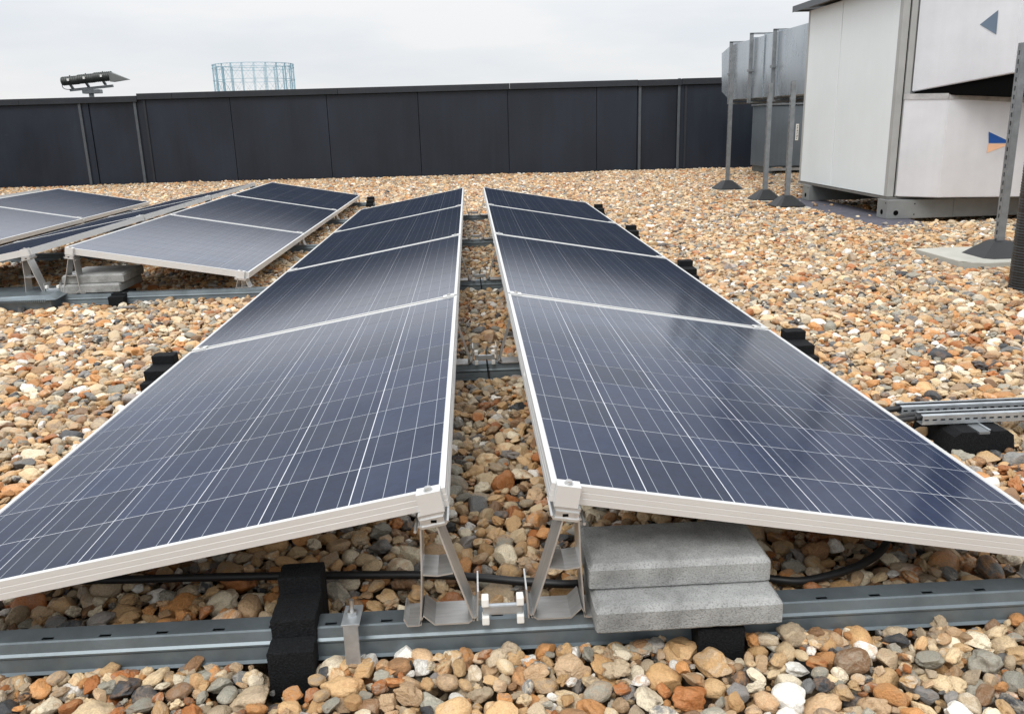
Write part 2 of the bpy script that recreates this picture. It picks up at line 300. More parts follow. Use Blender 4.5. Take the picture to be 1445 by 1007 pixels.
def add_tube(bm, pts, r, seg=8):
    pts = [Vector(p) for p in pts]; rings = []
    for i, p in enumerate(pts):
        d = (pts[min(i+1, len(pts)-1)]-pts[max(i-1, 0)]).normalized()
        up = Vector((0, 0, 1)) if abs(d.z) < 0.9 else Vector((1, 0, 0))
        a = d.cross(up).normalized(); b = a.cross(d).normalized()
        rings.append([bm.verts.new(p+r*(math.cos(2*math.pi*k/seg)*a+math.sin(2*math.pi*k/seg)*b)) for k in range(seg)])
    for A, B in zip(rings, rings[1:]):
        for k in range(seg): bm.faces.new((A[k], A[(k+1) % seg], B[(k+1) % seg], B[k]))
    bm.faces.new(rings[0]); bm.faces.new(rings[-1][::-1])
def smooth_path(pts, n=8):
    pts = [Vector(p) for p in pts]; P = [pts[0]]+pts+[pts[-1]]; o = []
    for i in range(1, len(P)-2):
        for k in range(n):
            t = k/n; a, b_, c, d = P[i-1], P[i], P[i+1], P[i+2]
            o.append(0.5*((2*b_)+(c-a)*t+(2*a-5*b_+4*c-d)*t*t+(3*b_-a-3*c+d)*t**3))
    o.append(pts[-1]); return o
def slotted(bm, origin, along, across, length, width, slot_l, slot_w, pitch, start=None, centre=0.5):
    """flat sheet with a row of real rectangular slots"""
    o = Vector(origin); A = Vector(along); B = Vector(across); start = pitch/2 if start is None else start
    cuts = [0.0]; holes = []
    s = start
    while s+slot_l/2 < length-0.002:
        cuts += [s-slot_l/2, s+slot_l/2]; holes.append(len(cuts)-2); s += pitch
    cuts.append(length); c0 = width*centre-slot_w/2; ws = [0, c0, c0+slot_w, width]
    g = [[bm.verts.new(o+A*c+B*w_) for w_ in ws] for c in cuts]
    for i in range(len(cuts)-1):
        for j in range(3):
            if i in holes and j == 1: continue
            bm.faces.new((g[i][j], g[i+1][j], g[i+1][j+1], g[i][j+1]))
def solid(o, th, off=0):
    s = o.modifiers.new('thickness', 'SOLIDIFY'); s.thickness = th; s.offset = off; return o
ORD = ['nearest', 'second', 'third', 'fourth', 'fifth', 'sixth']

# ------------------------------------------------------------------ setting: sky is the world; ground, roof
g = box('ground', (-2500, 2500, -2500, 2500, -25.2, -25.0), M['city']); tag(g, 'flat hazy street level ground far below the roof', kind='structure')
deck = box('roof', (-10.5, 6.9, -4.0, 14.2, -0.35, -0.075), M['deck']); tag(deck, 'dark flat roof deck under the gravel', kind='structure')
bld = box('building', (-10.6, 7.0, -4.1, 14.5, -25.0, -0.36), M['cap'])
tag(bld, 'dark block of the building carrying the gravel roof', 'building')

# ------------------------------------------------------------------ gravel
def gnoise(x, y): return mnoise.noise(Vector((x*0.9, y*0.9, 3.1)))*0.012+mnoise.noise(Vector((x*3.1, y*3.1, 9.0)))*0.006

def make_pebble(i):
    bm = bmesh.new(); bmesh.ops.create_icosphere(bm, subdivisions=4, radius=1.0)
    rs = random.Random(100+i); off = Vector((rs.uniform(0, 50), rs.uniform(0, 50), rs.uniform(0, 50)))
    lump = rs.choice([0.15, 0.25, 0.35, 0.5, 0.6])
    planes = []
    for _ in range(rs.choice([0, 0, 1, 2, 4, 7])):
        n_ = Vector((rs.gauss(0, 1), rs.gauss(0, 1), rs.gauss(0, 1))).normalized(); planes.append((n_, rs.uniform(0.52, 0.86)))
    pw = rs.uniform(0.75, 1.15); kn = rs.choice([0, 0, 0, 1.0])
    for v in bm.verts:
        d = v.co.normalized()
        r = 1+lump*mnoise.noise(d*1.1+off)+lump*0.55*mnoise.noise(d*2.3+off*2)+lump*0.2*mnoise.noise(d*5.5+off)-kn*max(0, abs(mnoise.noise(d*1.7+off*3))-0.22)
        c = Vector([math.copysign(abs(x)**pw, x) for x in d])*r
        for n_, h in planes:
            e = c.dot(n_)-h
            if e > 0: c -= n_*e*0.96
        v.co = c
    bmesh.ops.smooth_vert(bm, verts=bm.verts[:], factor=0.35, use_axis_x=True, use_axis_y=True, use_axis_z=True)
    ex = [max(abs(v.co[k]) for v in bm.verts) for k in range(3)]
    for v in bm.verts: v.co = Vector([v.co[k]/ex[k] for k in range(3)])
    me = bm_mesh(bm, 'pebble_shape', True); me.materials.append(M['pebble']); return me
PEB = [make_pebble(i) for i in range(28)]

# settle one periodic tile of stones by dropping them on a height map
T = 1.5; RES = 0.005; NG = int(T/RES)
H = np.full((NG, NG), -0.075); tile = []
k_idx = np.arange(NG)
n_st = 12000
for s in range(n_st+13000):
    a = float(rng.uniform(0.006, 0.012)) if s >= n_st else float(np.clip(rng.lognormal(math.log(0.0205), 0.34), 0.009, 0.040)); b_ = a*rng.uniform(0.55, 0.95); c = a*rng.uniform(0.45, 0.72)
    ph = rng.uniform(0, math.pi); cs, sn = math.cos(ph), math.sin(ph)
    hw = int(a/RES)+1; gx = np.arange(-hw, hw+1)*RES; X, Y = np.meshgrid(gx, gx, indexing='ij')
    rr = ((X*cs+Y*sn)/a)**2+((-X*sn+Y*cs)/b_)**2; mk = rr < 1; cap = np.where(mk, c*np.sqrt(np.clip(1-rr, 0, 1)), 0)
    best = None
    for _ in range(5 if s < n_st else 12):
        ix, iy = int(rng.integers(NG)), int(rng.integers(NG))
        I = (np.arange(ix-hw, ix+hw+1)) % NG; J = (np.arange(iy-hw, iy+hw+1)) % NG
        Hs = H[np.ix_(I, J)]
        z = float(np.where(mk, Hs+cap*0.93, -9).max())
        if best is None or z < best[0]: best = (z, I, J, ix, iy, Hs)
    z, I, J, ix, iy, Hs = best
    if z > (0.008 if s < n_st else -0.002): continue
    H[np.ix_(I, J)] = np.where(mk, np.maximum(Hs, z+cap), Hs)
    tile.append((ix*RES, iy*RES, z, a, b_, c, ph))
tile = np.array(tile)
# keep only stones that show from above
hid = np.zeros(len(tile), bool)
for i, (x, y, z, a, b_, c, ph) in enumerate(tile):
    hid[i] = H[int(x/RES) % NG, int(y/RES) % NG] > z+c+0.016
tile = tile[~hid]
topz = H[::7, ::7].mean()
tile[:, 2] -= topz

pts = []
def blocked(x, y, z):
    return False
XR0, XR1, YR0, YR1 = -10.2, 6.7, -1.5, 13.75
ti0, ti1 = math.floor(XR0/T), math.ceil(XR1/T); tj0, tj1 = math.floor(YR0/T), math.ceil(YR1/T)
for i in range(ti0, ti1):
    for j in range(tj0, tj1):
        P = tile.copy(); P[:, 0] += i*T; P[:, 1] += j*T; pts.append(P)
P = np.vstack(pts); P = P[(P[:, 0] > XR0) & (P[:, 0] < XR1) & (P[:, 1] > YR0) & (P[:, 1] < YR1)]
far = np.hypot(P[:, 0]-CAM.x, P[:, 1]-CAM.y)
# behind the camera's line keep a thin band; sides far out of view are dropped
keep = (P[:, 1] > -1.1) & ((np.abs(P[:, 0]) < 2.6+0.75*(P[:, 1]+1.4)))
P = P[keep]
und = np.array([gnoise(x, y) for x, y in P[:, :2]]); P[:, 2] += und
near = P[:, 1] < 4.2
P[:, 2] -= 0.045*np.clip((P[:, 0]-3.45)/0.15, 0, 1)*np.clip((P[:, 1]-5.45)/0.2, 0, 1)*np.clip((8.2-P[:, 1])/0.2, 0, 1)
P[~near, 2] += rng.normal(0, 0.003, (~near).sum())
JY = lambda k: 0.02 if k == 0 else k*1.672-0.011
def rect_out(P, x0, x1, y0, y1, ztop=None):
    inr = (P[:, 0] > x0) & (P[:, 0] < x1) & (P[:, 1] > y0) & (P[:, 1] < y1)
    if ztop is not None: inr &= (P[:, 2]+P[:, 5] > ztop)
    return P[~inr]
RAILS = [(-1.36, 1.36, 0), (-1.215, 1.215, 1), (-7.0, 1.215, 2), (-7.0, 1.215, 3), (-7.0, 1.215, 4), (-7.0, -1.12, 5)]
for x0, x1, k in RAILS: P = rect_out(P, x0, x1, JY(k)-0.030, JY(k)+0.030, -0.03)
for x0, x1, k in RAILS: P = rect_out(P, x0, x1, JY(k)-0.06, JY(k)+0.06, 0.03)
for x0, x1, y0, y1 in [(-0.43, -0.325, -0.098, 0.14), (0.34, 0.435, -0.085, 0.14), (-2.06, -1.91, 3.20, 3.3), (-2.95, -2.28, 3.18, 3.5), (2.86, 3.6, 3.41, 4.05),
                       (1.24, 1.46, 0.75, 0.96), (3.27, 3.5, 5.3, 7.8)]:
    P = rect_out(P, x0, x1, y0, y1, 0.0)
    P = rect_out(P, x0+0.012, x1-0.012, y0+0.012, y1-0.012)
for x0, x1, y0, y1 in [(0.14, 0.5, -0.08, 0.2), (-2.29, -1.93, 3.25, 3.56)]: P = rect_out(P, x0, x1, y0, y1, 0.06)
# a few loose stones lying proud of the surface
ex = []
for _ in range(420):
    x = rng.uniform(-4, 4.5); y = rng.uniform(-0.6, 7.0)
    if abs(x) < 1.2 and 0.1 < y < 6.7: continue
    a = rng.uniform(0.013, 0.026); ex.append((x, y, gnoise(x, y)+a*0.45+0.004, a, a*rng.uniform(0.65, 0.9), a*rng.uniform(0.5, 0.7), rng.uniform(0, 3.14)))
for _ in range(190):                       # stones banked against the nearest rail
    x = rng.uniform(-1.36, 1.36); a = rng.uniform(0.010, 0.021)
    if abs(abs(x)-0.38) < 0.062: continue
    ex.append((x, rng.uniform(-0.055, -0.026)-a*0.3, rng.uniform(-0.006, 0.006)+gnoise(x, 0), a, a*rng.uniform(0.6, 0.9), a*rng.uniform(0.5, 0.8), rng.uniform(0, 3.14)))
P = np.vstack([P, np.array(ex)])
for x0, x1, k in RAILS: P = rect_out(P, x0, x1, JY(k)-0.034, JY(k)+0.045, 0.0)
idx = rng.integers(0, len(PEB), len(P))
rot = np.stack([rng.normal(0, 0.28, len(P)), rng.normal(0, 0.28, len(P)), P[:, 6]], 1)
flip = rng.integers(0, 2, len(P)); rot[:, 0] += flip*math.pi
scl = P[:, 3:6]*1.13

# the 300 that show largest become objects of their own
def to_px(x, y, z):
    d = np.stack([x-CAM.x, y-CAM.y, z-CAM.z], 1); Z = d @ np.array(F)
    return 722.5+1183.4*(d @ np.array(Rv))/Z, 491.1-1183.4*(d @ np.array(Uv))/Z, Z
px, py, Z = to_px(P[:, 0], P[:, 1], P[:, 2])
vis = (px > -5) & (px < 1450) & (py > 0) & (py < 1012) & (Z > 0.1) & (P[:, 2]+P[:, 5] > -0.012+und.mean()) & (P[:, 1] < -0.03)
score = np.where(vis, P[:, 3]/np.maximum(Z, 0.1), 0)
big = np.argsort(-score)[:300]; isbig = np.zeros(len(P), bool); isbig[big] = True

gm = bpy.data.meshes.new('gravel_bed'); gbm = bmesh.new()
bmesh.ops.create_grid(gbm, x_segments=60, y_segments=60, size=1.0)
for v in gbm.verts:
    v.co.x = -1.8+v.co.x*8.6; v.co.y = 5.0+v.co.y*8.95; v.co.z = -0.058+gnoise(v.co.x, v.co.y)-(0.045 if v.co.x > 3.5 and 5.5 < v.co.y < 8.2 else 0)
gbm.to_mesh(gm); gbm.free()
gravel = obj('gravel', gm, M['grit']); tag(gravel, 'bed of tan, orange and grey flint pebbles covering the roof', kind='structure')
for i in big:
    o = link(bpy.data.objects.new('pebble', PEB[idx[i]]), gravel)
    o.location = P[i, :3]; o.rotation_euler = rot[i]; o.scale = scl[i]

pc = bpy.data.collections.new('pebble_shapes')
for me in PEB:
    pc.objects.link(bpy.data.objects.new('pebble_shape', me))
Q = P[~isbig]; pm = bpy.data.meshes.new('gravel_points'); pm.vertices.add(len(Q)); pm.vertices.foreach_set('co', np.ascontiguousarray(Q[:, :3], dtype=np.float32).ravel())
for nm, arr in (('rot', rot[~isbig]), ('scl', scl[~isbig])):
    at = pm.attributes.new(nm, 'FLOAT_VECTOR', 'POINT'); at.data.foreach_set('vector', np.ascontiguousarray(arr, dtype=np.float32).ravel())
at = pm.attributes.new('idx', 'INT', 'POINT'); at.data.foreach_set('value', np.ascontiguousarray(idx[~isbig], dtype=np.int32))
go = obj('pebbles', pm, None, gravel); go['kind'] = 'stuff'
ng = bpy.data.node_groups.new('scatter_pebbles', 'GeometryNodeTree')
ng.interface.new_socket('Geometry', in_out='INPUT', socket_type='NodeSocketGeometry'); ng.interface.new_socket('Geometry', in_out='OUTPUT', socket_type='NodeSocketGeometry')
n = ng.nodes.new; l = ng.links.new
gi, gout, ip, ci = n('NodeGroupInput'), n('NodeGroupOutput'), n('GeometryNodeInstanceOnPoints'), n('GeometryNodeCollectionInfo')
ci.inputs['Collection'].default_value = pc; ci.inputs['Separate Children'].default_value = True; ci.inputs['Reset Children'].default_value = True
def nattr(nm, ty):
    a = n('GeometryNodeInputNamedAttribute'); a.data_type = ty; a.inputs['Name'].default_value = nm; return a.outputs['Attribute']
er = n('FunctionNodeEulerToRotation'); l(nattr('rot', 'FLOAT_VECTOR'), er.inputs[0])
l(gi.outputs[0], ip.inputs['Points']); l(ci.outputs[0], ip.inputs['Instance']); ip.inputs['Pick Instance'].default_value = True
l(nattr('idx', 'INT'), ip.inputs['Instance Index']); l(er.outputs[0], ip.inputs['Rotation']); l(nattr('scl', 'FLOAT_VECTOR'), ip.inputs['Scale'])
l(ip.outputs[0], gout.inputs[0])
md = go.modifiers.new('scatter', 'NODES'); md.node_group = ng
print('stones', len(P), 'tile', len(tile), 'topz', topz)

# ------------------------------------------------------------------ parapet wall
wt = math.atan(-0.05); wall = thing('parapet_wall', 'long anthracite clad parapet wall across the back of the roof', 'wall', (0, 13.5, 0), wt)
joints = [-10.2, -8.35, -6.62, -6.46, -5.66, -5.50, -4.05, -2.41, -0.86, 0.66, 2.17, 2.86, 3.54, 3.68, 5.2, 6.9]
box('backing', (-10.3, 7.0, 0.06, 0.30, -0.3, 1.42), M['cap'], wall)
for a_, b_ in zip(joints, joints[1:]):
    rec = 0.02 if (abs(a_-2.86) < .01 or a_ in (-6.46,)) else 0.0
    bm = bmesh.new(); add_box(bm, a_+0.004, b_-0.004, rec+random.uniform(0, .003), 0.055+rec, -0.1, 1.40, bevel=0.003)
    obj('cladding_panel', bm_mesh(bm), M['wall'], wall)
for x_ in (-6.60, -5.66, 2.90, 3.56):
    box('cover_strip', (x_-0.022, x_+0.022, -0.03, -0.002, -0.05, 1.405 if x_ != 3.56 else 1.51), M['wallpost'], wall, bevel=0.003)
for x_ in (-5.50, 3.68):
    box('cover_strip', (x_-0.02, x_+0.02, -0.018, -0.001, -0.05, 1.40), M['cap'], wall, bevel=0.003)
caps = [-10.3, -7.6, -5.6, -5.0, -2.2, 0.7, 2.86, 3.6, 5.2, 7.0]
for i, (a_, b_) in enumerate(zip(caps, caps[1:])):
    z0 = -0.035 if b_ <= -5.55 else (-0.006 if a_ == 2.86 else 0.0)
    box('capping', (a_+0.002, b_-0.002, -0.055-0.002*(i % 2), 0.34, 1.405+z0, 1.505+z0), M['cap'], wall, bevel=0.004)
# return walls on both sides, running back out of view
for nm, x_, sgn, lab in (('parapet_wall', 6.75, 1, 'dark parapet running along the right side of the roof behind the white ducts'), ('parapet_wall', -10.3, -1, 'dark parapet running along the far left side of the roof')):
    pw_ = thing(nm, lab, 'wall', (x_, 0, 0))
    ys = [-4.0+2.4*k for k in range(8)]
    for y0, y1 in zip(ys, ys[1:]):
        box('cladding_panel', (-0.03, 0.03, y0+0.004, min(y1, 13.0)-0.004, -0.1, 1.40), M['wall'], pw_, bevel=0.003)
        box('capping', (-0.12, 0.2, y0+0.002, min(y1, 13.0)-0.002, 1.405, 1.505), M['cap'], pw_, bevel=0.004)

# ------------------------------------------------------------------ far things
gh = thing('gasholder', 'pale blue circular gasholder guide frame standing far beyond the parapet', 'gasholder', (-152.0, 640, -25))
R_, top_, nc = 28.0, 68.2, 22
colm = bmesh.new(); add_box(colm, -0.5, -0.28, -0.25, 0.25, 0, top_); add_box(colm, 0.28, 0.5, -0.25, 0.25, 0, top_)
for k in range(34):
    z_ = k*2.0+1; add_bar(colm, (-0.4, 0, z_), (0.4, 0, min(z_+2, top_)), 0.14)
colm = bm_mesh(colm)
brace = bmesh.new(); ch = 2*R_*math.sin(math.pi/nc)
for z0, z1 in ((top_-10.5, top_-0.8), (top_-21, top_-10.5), (top_-31.5, top_-21)):
    add_bar(brace, (0, 0, z0), (ch, 0, z1), 0.13); add_bar(brace, (0, 0, z1), (ch, 0, z0), 0.13)
brace = bm_mesh(brace)
for k in range(nc):
    a_ = 2*math.pi*(k+0.35)/nc; p0 = Vector((R_*math.cos(a_), R_*math.sin(a_), 0))
    o = obj('column', colm, M['gas'], gh); o.location = p0; o.rotation_euler = (0, 0, a_+math.pi/2)
    a2 = a_+2*math.pi/nc; p1 = Vector((R_*math.cos(a2), R_*math.sin(a2), 0)); d = p1-p0
    o = obj('diagonal_brace', brace, M['gas'], gh); o.location = p0; o.rotation_euler = (0, 0, math.atan2(d.y, d.x))
def ring(z_, r_, wd, ht):
    bm = bmesh.new(); n_ = 88
    vs = [[bm.verts.new(((r_+dx)*math.cos(2*math.pi*k/n_), (r_+dx)*math.sin(2*math.pi*k/n_), z_+dz)) for dx, dz in ((-wd, 0), (wd, 0), (wd, ht), (-wd, ht))] for k in range(n_)]
    for k in range(n_):
        A, B = vs[k], vs[(k+1) % n_]
        for q in range(4): bm.faces.new((A[q], A[(q+1) % 4], B[(q+1) % 4], B[q]))
    return bm_mesh(bm)
for z_, h_ in ((top_-0.2, 0.35), (top_-2.4, 0.25), (top_-10.7, 0.3), (top_-21.2, 0.3)):
    obj('ring_girder', ring(z_, R_, 0.35, h_), M['gas'], gh)
wb = bmesh.new()
for k in range(nc*4):
    a_ = 2*math.pi*k/(nc*4); a2 = 2*math.pi*(k+1)/(nc*4); z0, z1 = (top_-2.2, top_) if k % 2 else (top_, top_-2.2)
    add_bar(wb, (R_*math.cos(a_), R_*math.sin(a_), z0), (R_*math.cos(a2), R_*math.sin(a2), z1), 0.1)
obj('girder_lattice', bm_mesh(wb), M['gas'], gh)

fl = thing('floodlight_cluster', 'dark stadium floodlight cluster with pointed hood above the parapet', 'floodlight', (-7.80, 17.0, 0))
cyl('mast', (0, 0.25, -25), (0, 0.25, 1.66), 0.05, M['strut'], fl)
box('mast_bracket', (-0.13, 0.22, 0.12, 0.30, 1.66, 1.74), M['strut'], fl, bevel=0.01)
bm = bmesh.new(); add_bar(bm, (-0.38, 0.16, 1.735), (0.50, 0.16, 1.80), 0.045, 0.05); obj('cross_arm', bm_mesh(bm), M['strut'], fl)
for q, (x0, z0, L_) in enumerate(((-0.44, 1.905, 0.33), (-0.12, 1.935, 0.33), (0.21, 1.965, 0.36))):
    bm = bmesh.new(); add_cyl(bm, (x0, 0.0, z0), (x0+L_, 0.0, z0+0.018), 0.080+0.004*q, 20)
    for k in range(9):
        xx = x0+0.02+k*(L_-0.04)/8; add_cyl(bm, (xx, 0, z0+0.018*k/8), (xx+0.012, 0, z0+0.018*k/8+0.0006), 0.088+0.004*q, 20)
    hs = obj('lamp_housing', bm_mesh(bm), M['flood'], fl)
    box('label_plate', (x0+L_/2-0.018, x0+L_/2+0.018, -0.115, -0.09, z0+0.0, z0+0.045), M['white'], hs)
    cyl('latch', (x0+L_/2, 0, z0+0.08), (x0+L_/2, 0, z0+0.115), 0.012, M['flood'], hs)
    bm = bmesh.new(); add_bar(bm, (x0+L_*0.45, 0.0, z0-0.06), (x0+L_*0.40, 0.15, 1.76+0.035*q), 0.05, 0.03); obj('bracket_arm', bm_mesh(bm), M['strut'], fl)
bm = bmesh.new(); v = [bm.verts.new(c) for c in ((0.55, -0.10, 2.06), (0.55, 0.11, 2.06), (0.56, 0.12, 1.87), (0.55, -0.10, 1.87), (0.92, 0.02, 1.905), (0.92, 0.0, 1.90))]
for f_ in ((0, 1, 2, 3), (0, 5, 4, 1), (3, 2, 4, 5), (0, 3, 5), (1, 4, 2)): bm.faces.new([v[q] for q in f_])
obj('hood', bm_mesh(bm), M['floodhood'], fl)
bm = bmesh.new(); add_tube(bm, smooth_path([(-0.44, 0, 1.93), (-0.45, 0, 1.80), (-0.42, 0.05, 1.755), (-0.34, 0.12, 1.745)]), 0.008, 6); obj('side_hoop', bm_mesh(bm), M['strut'], fl)

# ------------------------------------------------------------------ solar panels
PL, PW, TILT, GX = 1.65, 0.992, math.radians(10.1), 0.0925
def frame_mesh():
    prof = [(0, 0), (0, -0.0105), (0.0007, -0.0110), (0.0007, -0.0120), (0, -0.0125), (0, -0.0215), (0.0007, -0.0220), (0.0007, -0.0230), (0, -0.0235),
            (0, -0.035), (0.025, -0.035), (0.025, -0.0335), (0.002, -0.0335), (0.002, -0.0065), (0.0105, -0.0065), (0.0105, -0.0005), (0.0100, 0)]
    bm = bmesh.new(); rings = []
    for cx, cy, sx, sy in ((0, 0, 1, 1), (PW, 0, -1, 1), (PW, PL, -1, -1), (0, PL, 1, -1)):
        rings.append([bm.verts.new((cx+sx*d, cy+sy*d, z_)) for d, z_ in prof])
    for q in range(4):
        A, B = rings[q], rings[(q+1) % 4]
        for k in range(len(prof)): bm.faces.new((A[k], A[(k+1) % len(prof)], B[(k+1) % len(prof)], B[k]))
    return bm_mesh(bm)
FR = frame_mesh(); FR.materials.append(M['frame'])
BS = box_mesh(0.0095, PW-0.0095, 0.0095, PL-0.0095, -0.0058, -0.0022); BS.materials.append(M['backsheet'])
CE = box_mesh(-CW/2, CW/2, -CL/2, CL/2, 0, 0.0003); CE.materials.append(M['cell'])
JB = box_mesh(-0.055, 0.055, -0.04, 0.04, -0.02, 0, bevel=0.004); JB.materials.append(M['plastic'])
SN = box_mesh(0, 0.0008, -0.012, 0.012, -0.005, 0.005); SN.materials.append(M['white'])
PXc, PYc = (PW-0.022)/6, (PL-0.022)/10
def solar_panel(cx, side, k, label):
    y0 = k*(PL+0.022)
    o = bpy.data.objects.new('solar_panel', None); COL.objects.link(o); o.empty_display_size = 0.1
    if side > 0: o.matrix_world = Matrix.Translation((cx+GX, y0, RZ)) @ Matrix.Rotation(TILT, 4, 'Y')
    else: o.matrix_world = Matrix.Translation((cx-GX, y0+PL, RZ)) @ Matrix.Rotation(math.pi, 4, 'Z') @ Matrix.Rotation(TILT, 4, 'Y')
    tag(o, label, 'solar panel', 'solar panels mounted in double rows on the roof')
    link(bpy.data.objects.new('frame', FR), o); link(bpy.data.objects.new('backsheet', BS), o)
    for i in range(6):
        for j in range(10):
            c = link(bpy.data.objects.new('solar_cell', CE), o); c.location = (0.011+(i+0.5)*PXc, 0.011+(j+0.5)*PYc, -0.0021)
    c = link(bpy.data.objects.new('junction_box', JB), o); c.location = (0.2, PL/2, -0.0062)
    c = link(bpy.data.objects.new('serial_sticker', SN), o); c.location = (PW-0.0001, PL*0.5, -0.017)
    c = link(bpy.data.objects.new('serial_sticker', SN), o); c.location = (-0.0007, PL*0.42, -0.017)
    return o
ROWS = [(0.0, range(0, 4), 'centre rows', ['right slope', 'left slope']), (-2.345, range(2, 5), 'second pair of rows', ['right slope', 'left slope']),
        (-4.69, range(2, 5), 'outermost left rows', ['right slope', 'left slope'])]
for cx, ks, rn, sn in ROWS:
    for side in (1, -1):
        for k in ks:
            q = k-ks[0]; pos = ['nearest', 'second', 'third', 'fourth'][q] if k != ks[-1] else 'farthest'
            solar_panel(cx, side, k, f'dark blue solar panel, {pos} on the {sn[0] if side > 0 else sn[1]} of the {rn}')

# ------------------------------------------------------------------ rails
def rail_mesh(L_):
    bm = bmesh.new(); pr = [(-0.038, 0.0), (-0.0315, 0.003), (-0.0285, 0.026), (-0.0312, 0.030), (-0.0312, 0.033), (-0.027, 0.037), (-0.0235, 0.0545), (-0.020, 0.0565)]
    full = pr+[(-a_, z_) for a_, z_ in pr[::-1]]
    xs = [0, L_]
    # web profile faces (all but the top)
    for i in range(len(full)-1):
        if i == len(pr)-1: continue
        a_ = [bm.verts.new((x, full[i][0], full[i][1])) for x in xs]; b_ = [bm.verts.new((x, full[i+1][0], full[i+1][1])) for x in xs]
        bm.faces.new((a_[0], a_[1], b_[1], b_[0]))
    slotted(bm, (0, -0.020, 0.0565), (1, 0, 0), (0, 1, 0), L_, 0.040, 0.021, 0.0085, 0.1, 0.05, centre=0.2)
    bmesh.ops.remove_doubles(bm, verts=bm.verts[:], dist=1e-5)
    me = bpy.data.meshes.new('rail'); bm.to_mesh(me); bm.free(); return me
rl = ['nearest steel base rail, crossing the foreground gravel under the first panels', 'second steel base rail from the camera, under the first panel joint',
      'third steel base rail, passing under the left rows and the second joint', 'fourth steel base rail, under the third joint of the centre rows',
      'fifth steel base rail, under the far end of the centre rows', 'farthest steel base rail, under the far end of the left rows only']
for (x0, x1, k), lb in zip(RAILS, rl):
    o = obj('base_rail', rail_mesh(x1-x0), M['galv']); o.location = (x0, JY(k), 0.0); solid(o, 0.0018, -1); tag(o, lb, 'mounting rail', 'galvanised rails carrying the panels')

# ------------------------------------------------------------------ rubber feet
def foot_mesh(y0, y1, z1, taper=0.004):
    bm = bmesh.new(); add_box(bm, -0.040, 0.040, y0, y1, -0.06, z1, bevel=0.003)
    for e_ in bm.edges[:]: pass
    bmesh.ops.subdivide_edges(bm, edges=bm.edges[:], cuts=5, use_grid_fill=True)
    for v in bm.verts:
        v.co += Vector((mnoise.noise(v.co*160), mnoise.noise(v.co*160+Vector((9, 0, 0))), mnoise.noise(v.co*160+Vector((0, 9, 0)))))*0.0016
    return bm_mesh(bm)
FM = [foot_mesh(-0.080, -0.0325, 0.047), foot_mesh(-0.032, 0.057, 0.080), foot_mesh(0.0575, 0.112, 0.112)]
for f_ in FM: f_.materials.append(M['rubber'])
def foot(x_, k, label, short=False, rz=0.0):
    t_ = thing('rubber_foot', label, 'rubber foot', (x_, JY(k), 0), rz, 'stepped black rubber feet under the rails')
    for nm, me in zip(('block', 'saddle', 'block'), FM):
        o = link(bpy.data.objects.new(nm, me), t_)
        if nm == 'block' and short: o.scale = (1.05, 1, 0.5 if me is FM[2] else 1.0)
    if short:
        for o in t_.children:
            if o.name.startswith('saddle'): o.scale = (1.05, 1, 0.71)
    return t_
foot(-0.374, 0, 'black stepped rubber foot over the nearest rail, in front of the left panel', rz=0.03)
foot(0.385, 0, 'black rubber foot on the nearest rail, under the stacked concrete pavers', short=True)
for k in (1, 2, 3, 4):
    foot(1.195, k, f'stepped black rubber foot at the right end of {["", "second", "third", "fourth", "fifth"][k]} rail')
foot(-1.195, 1, 'stepped black rubber foot at the left end of the second rail')
foot(-1.17, 5, 'small black rubber foot at the right end of the farthest rail')
foot(-1.985, 2, 'black rubber foot under the concrete pavers of the second pair of rows', short=True)
for k in (1, 2, 3): foot(0.385, k, f'black rubber foot inside the centre rows on the {["", "second", "third", "fourth"][k]} rail')
foot(-2.62, 2, 'black rubber foot beside the ribbed metal box on the third rail', short=True)

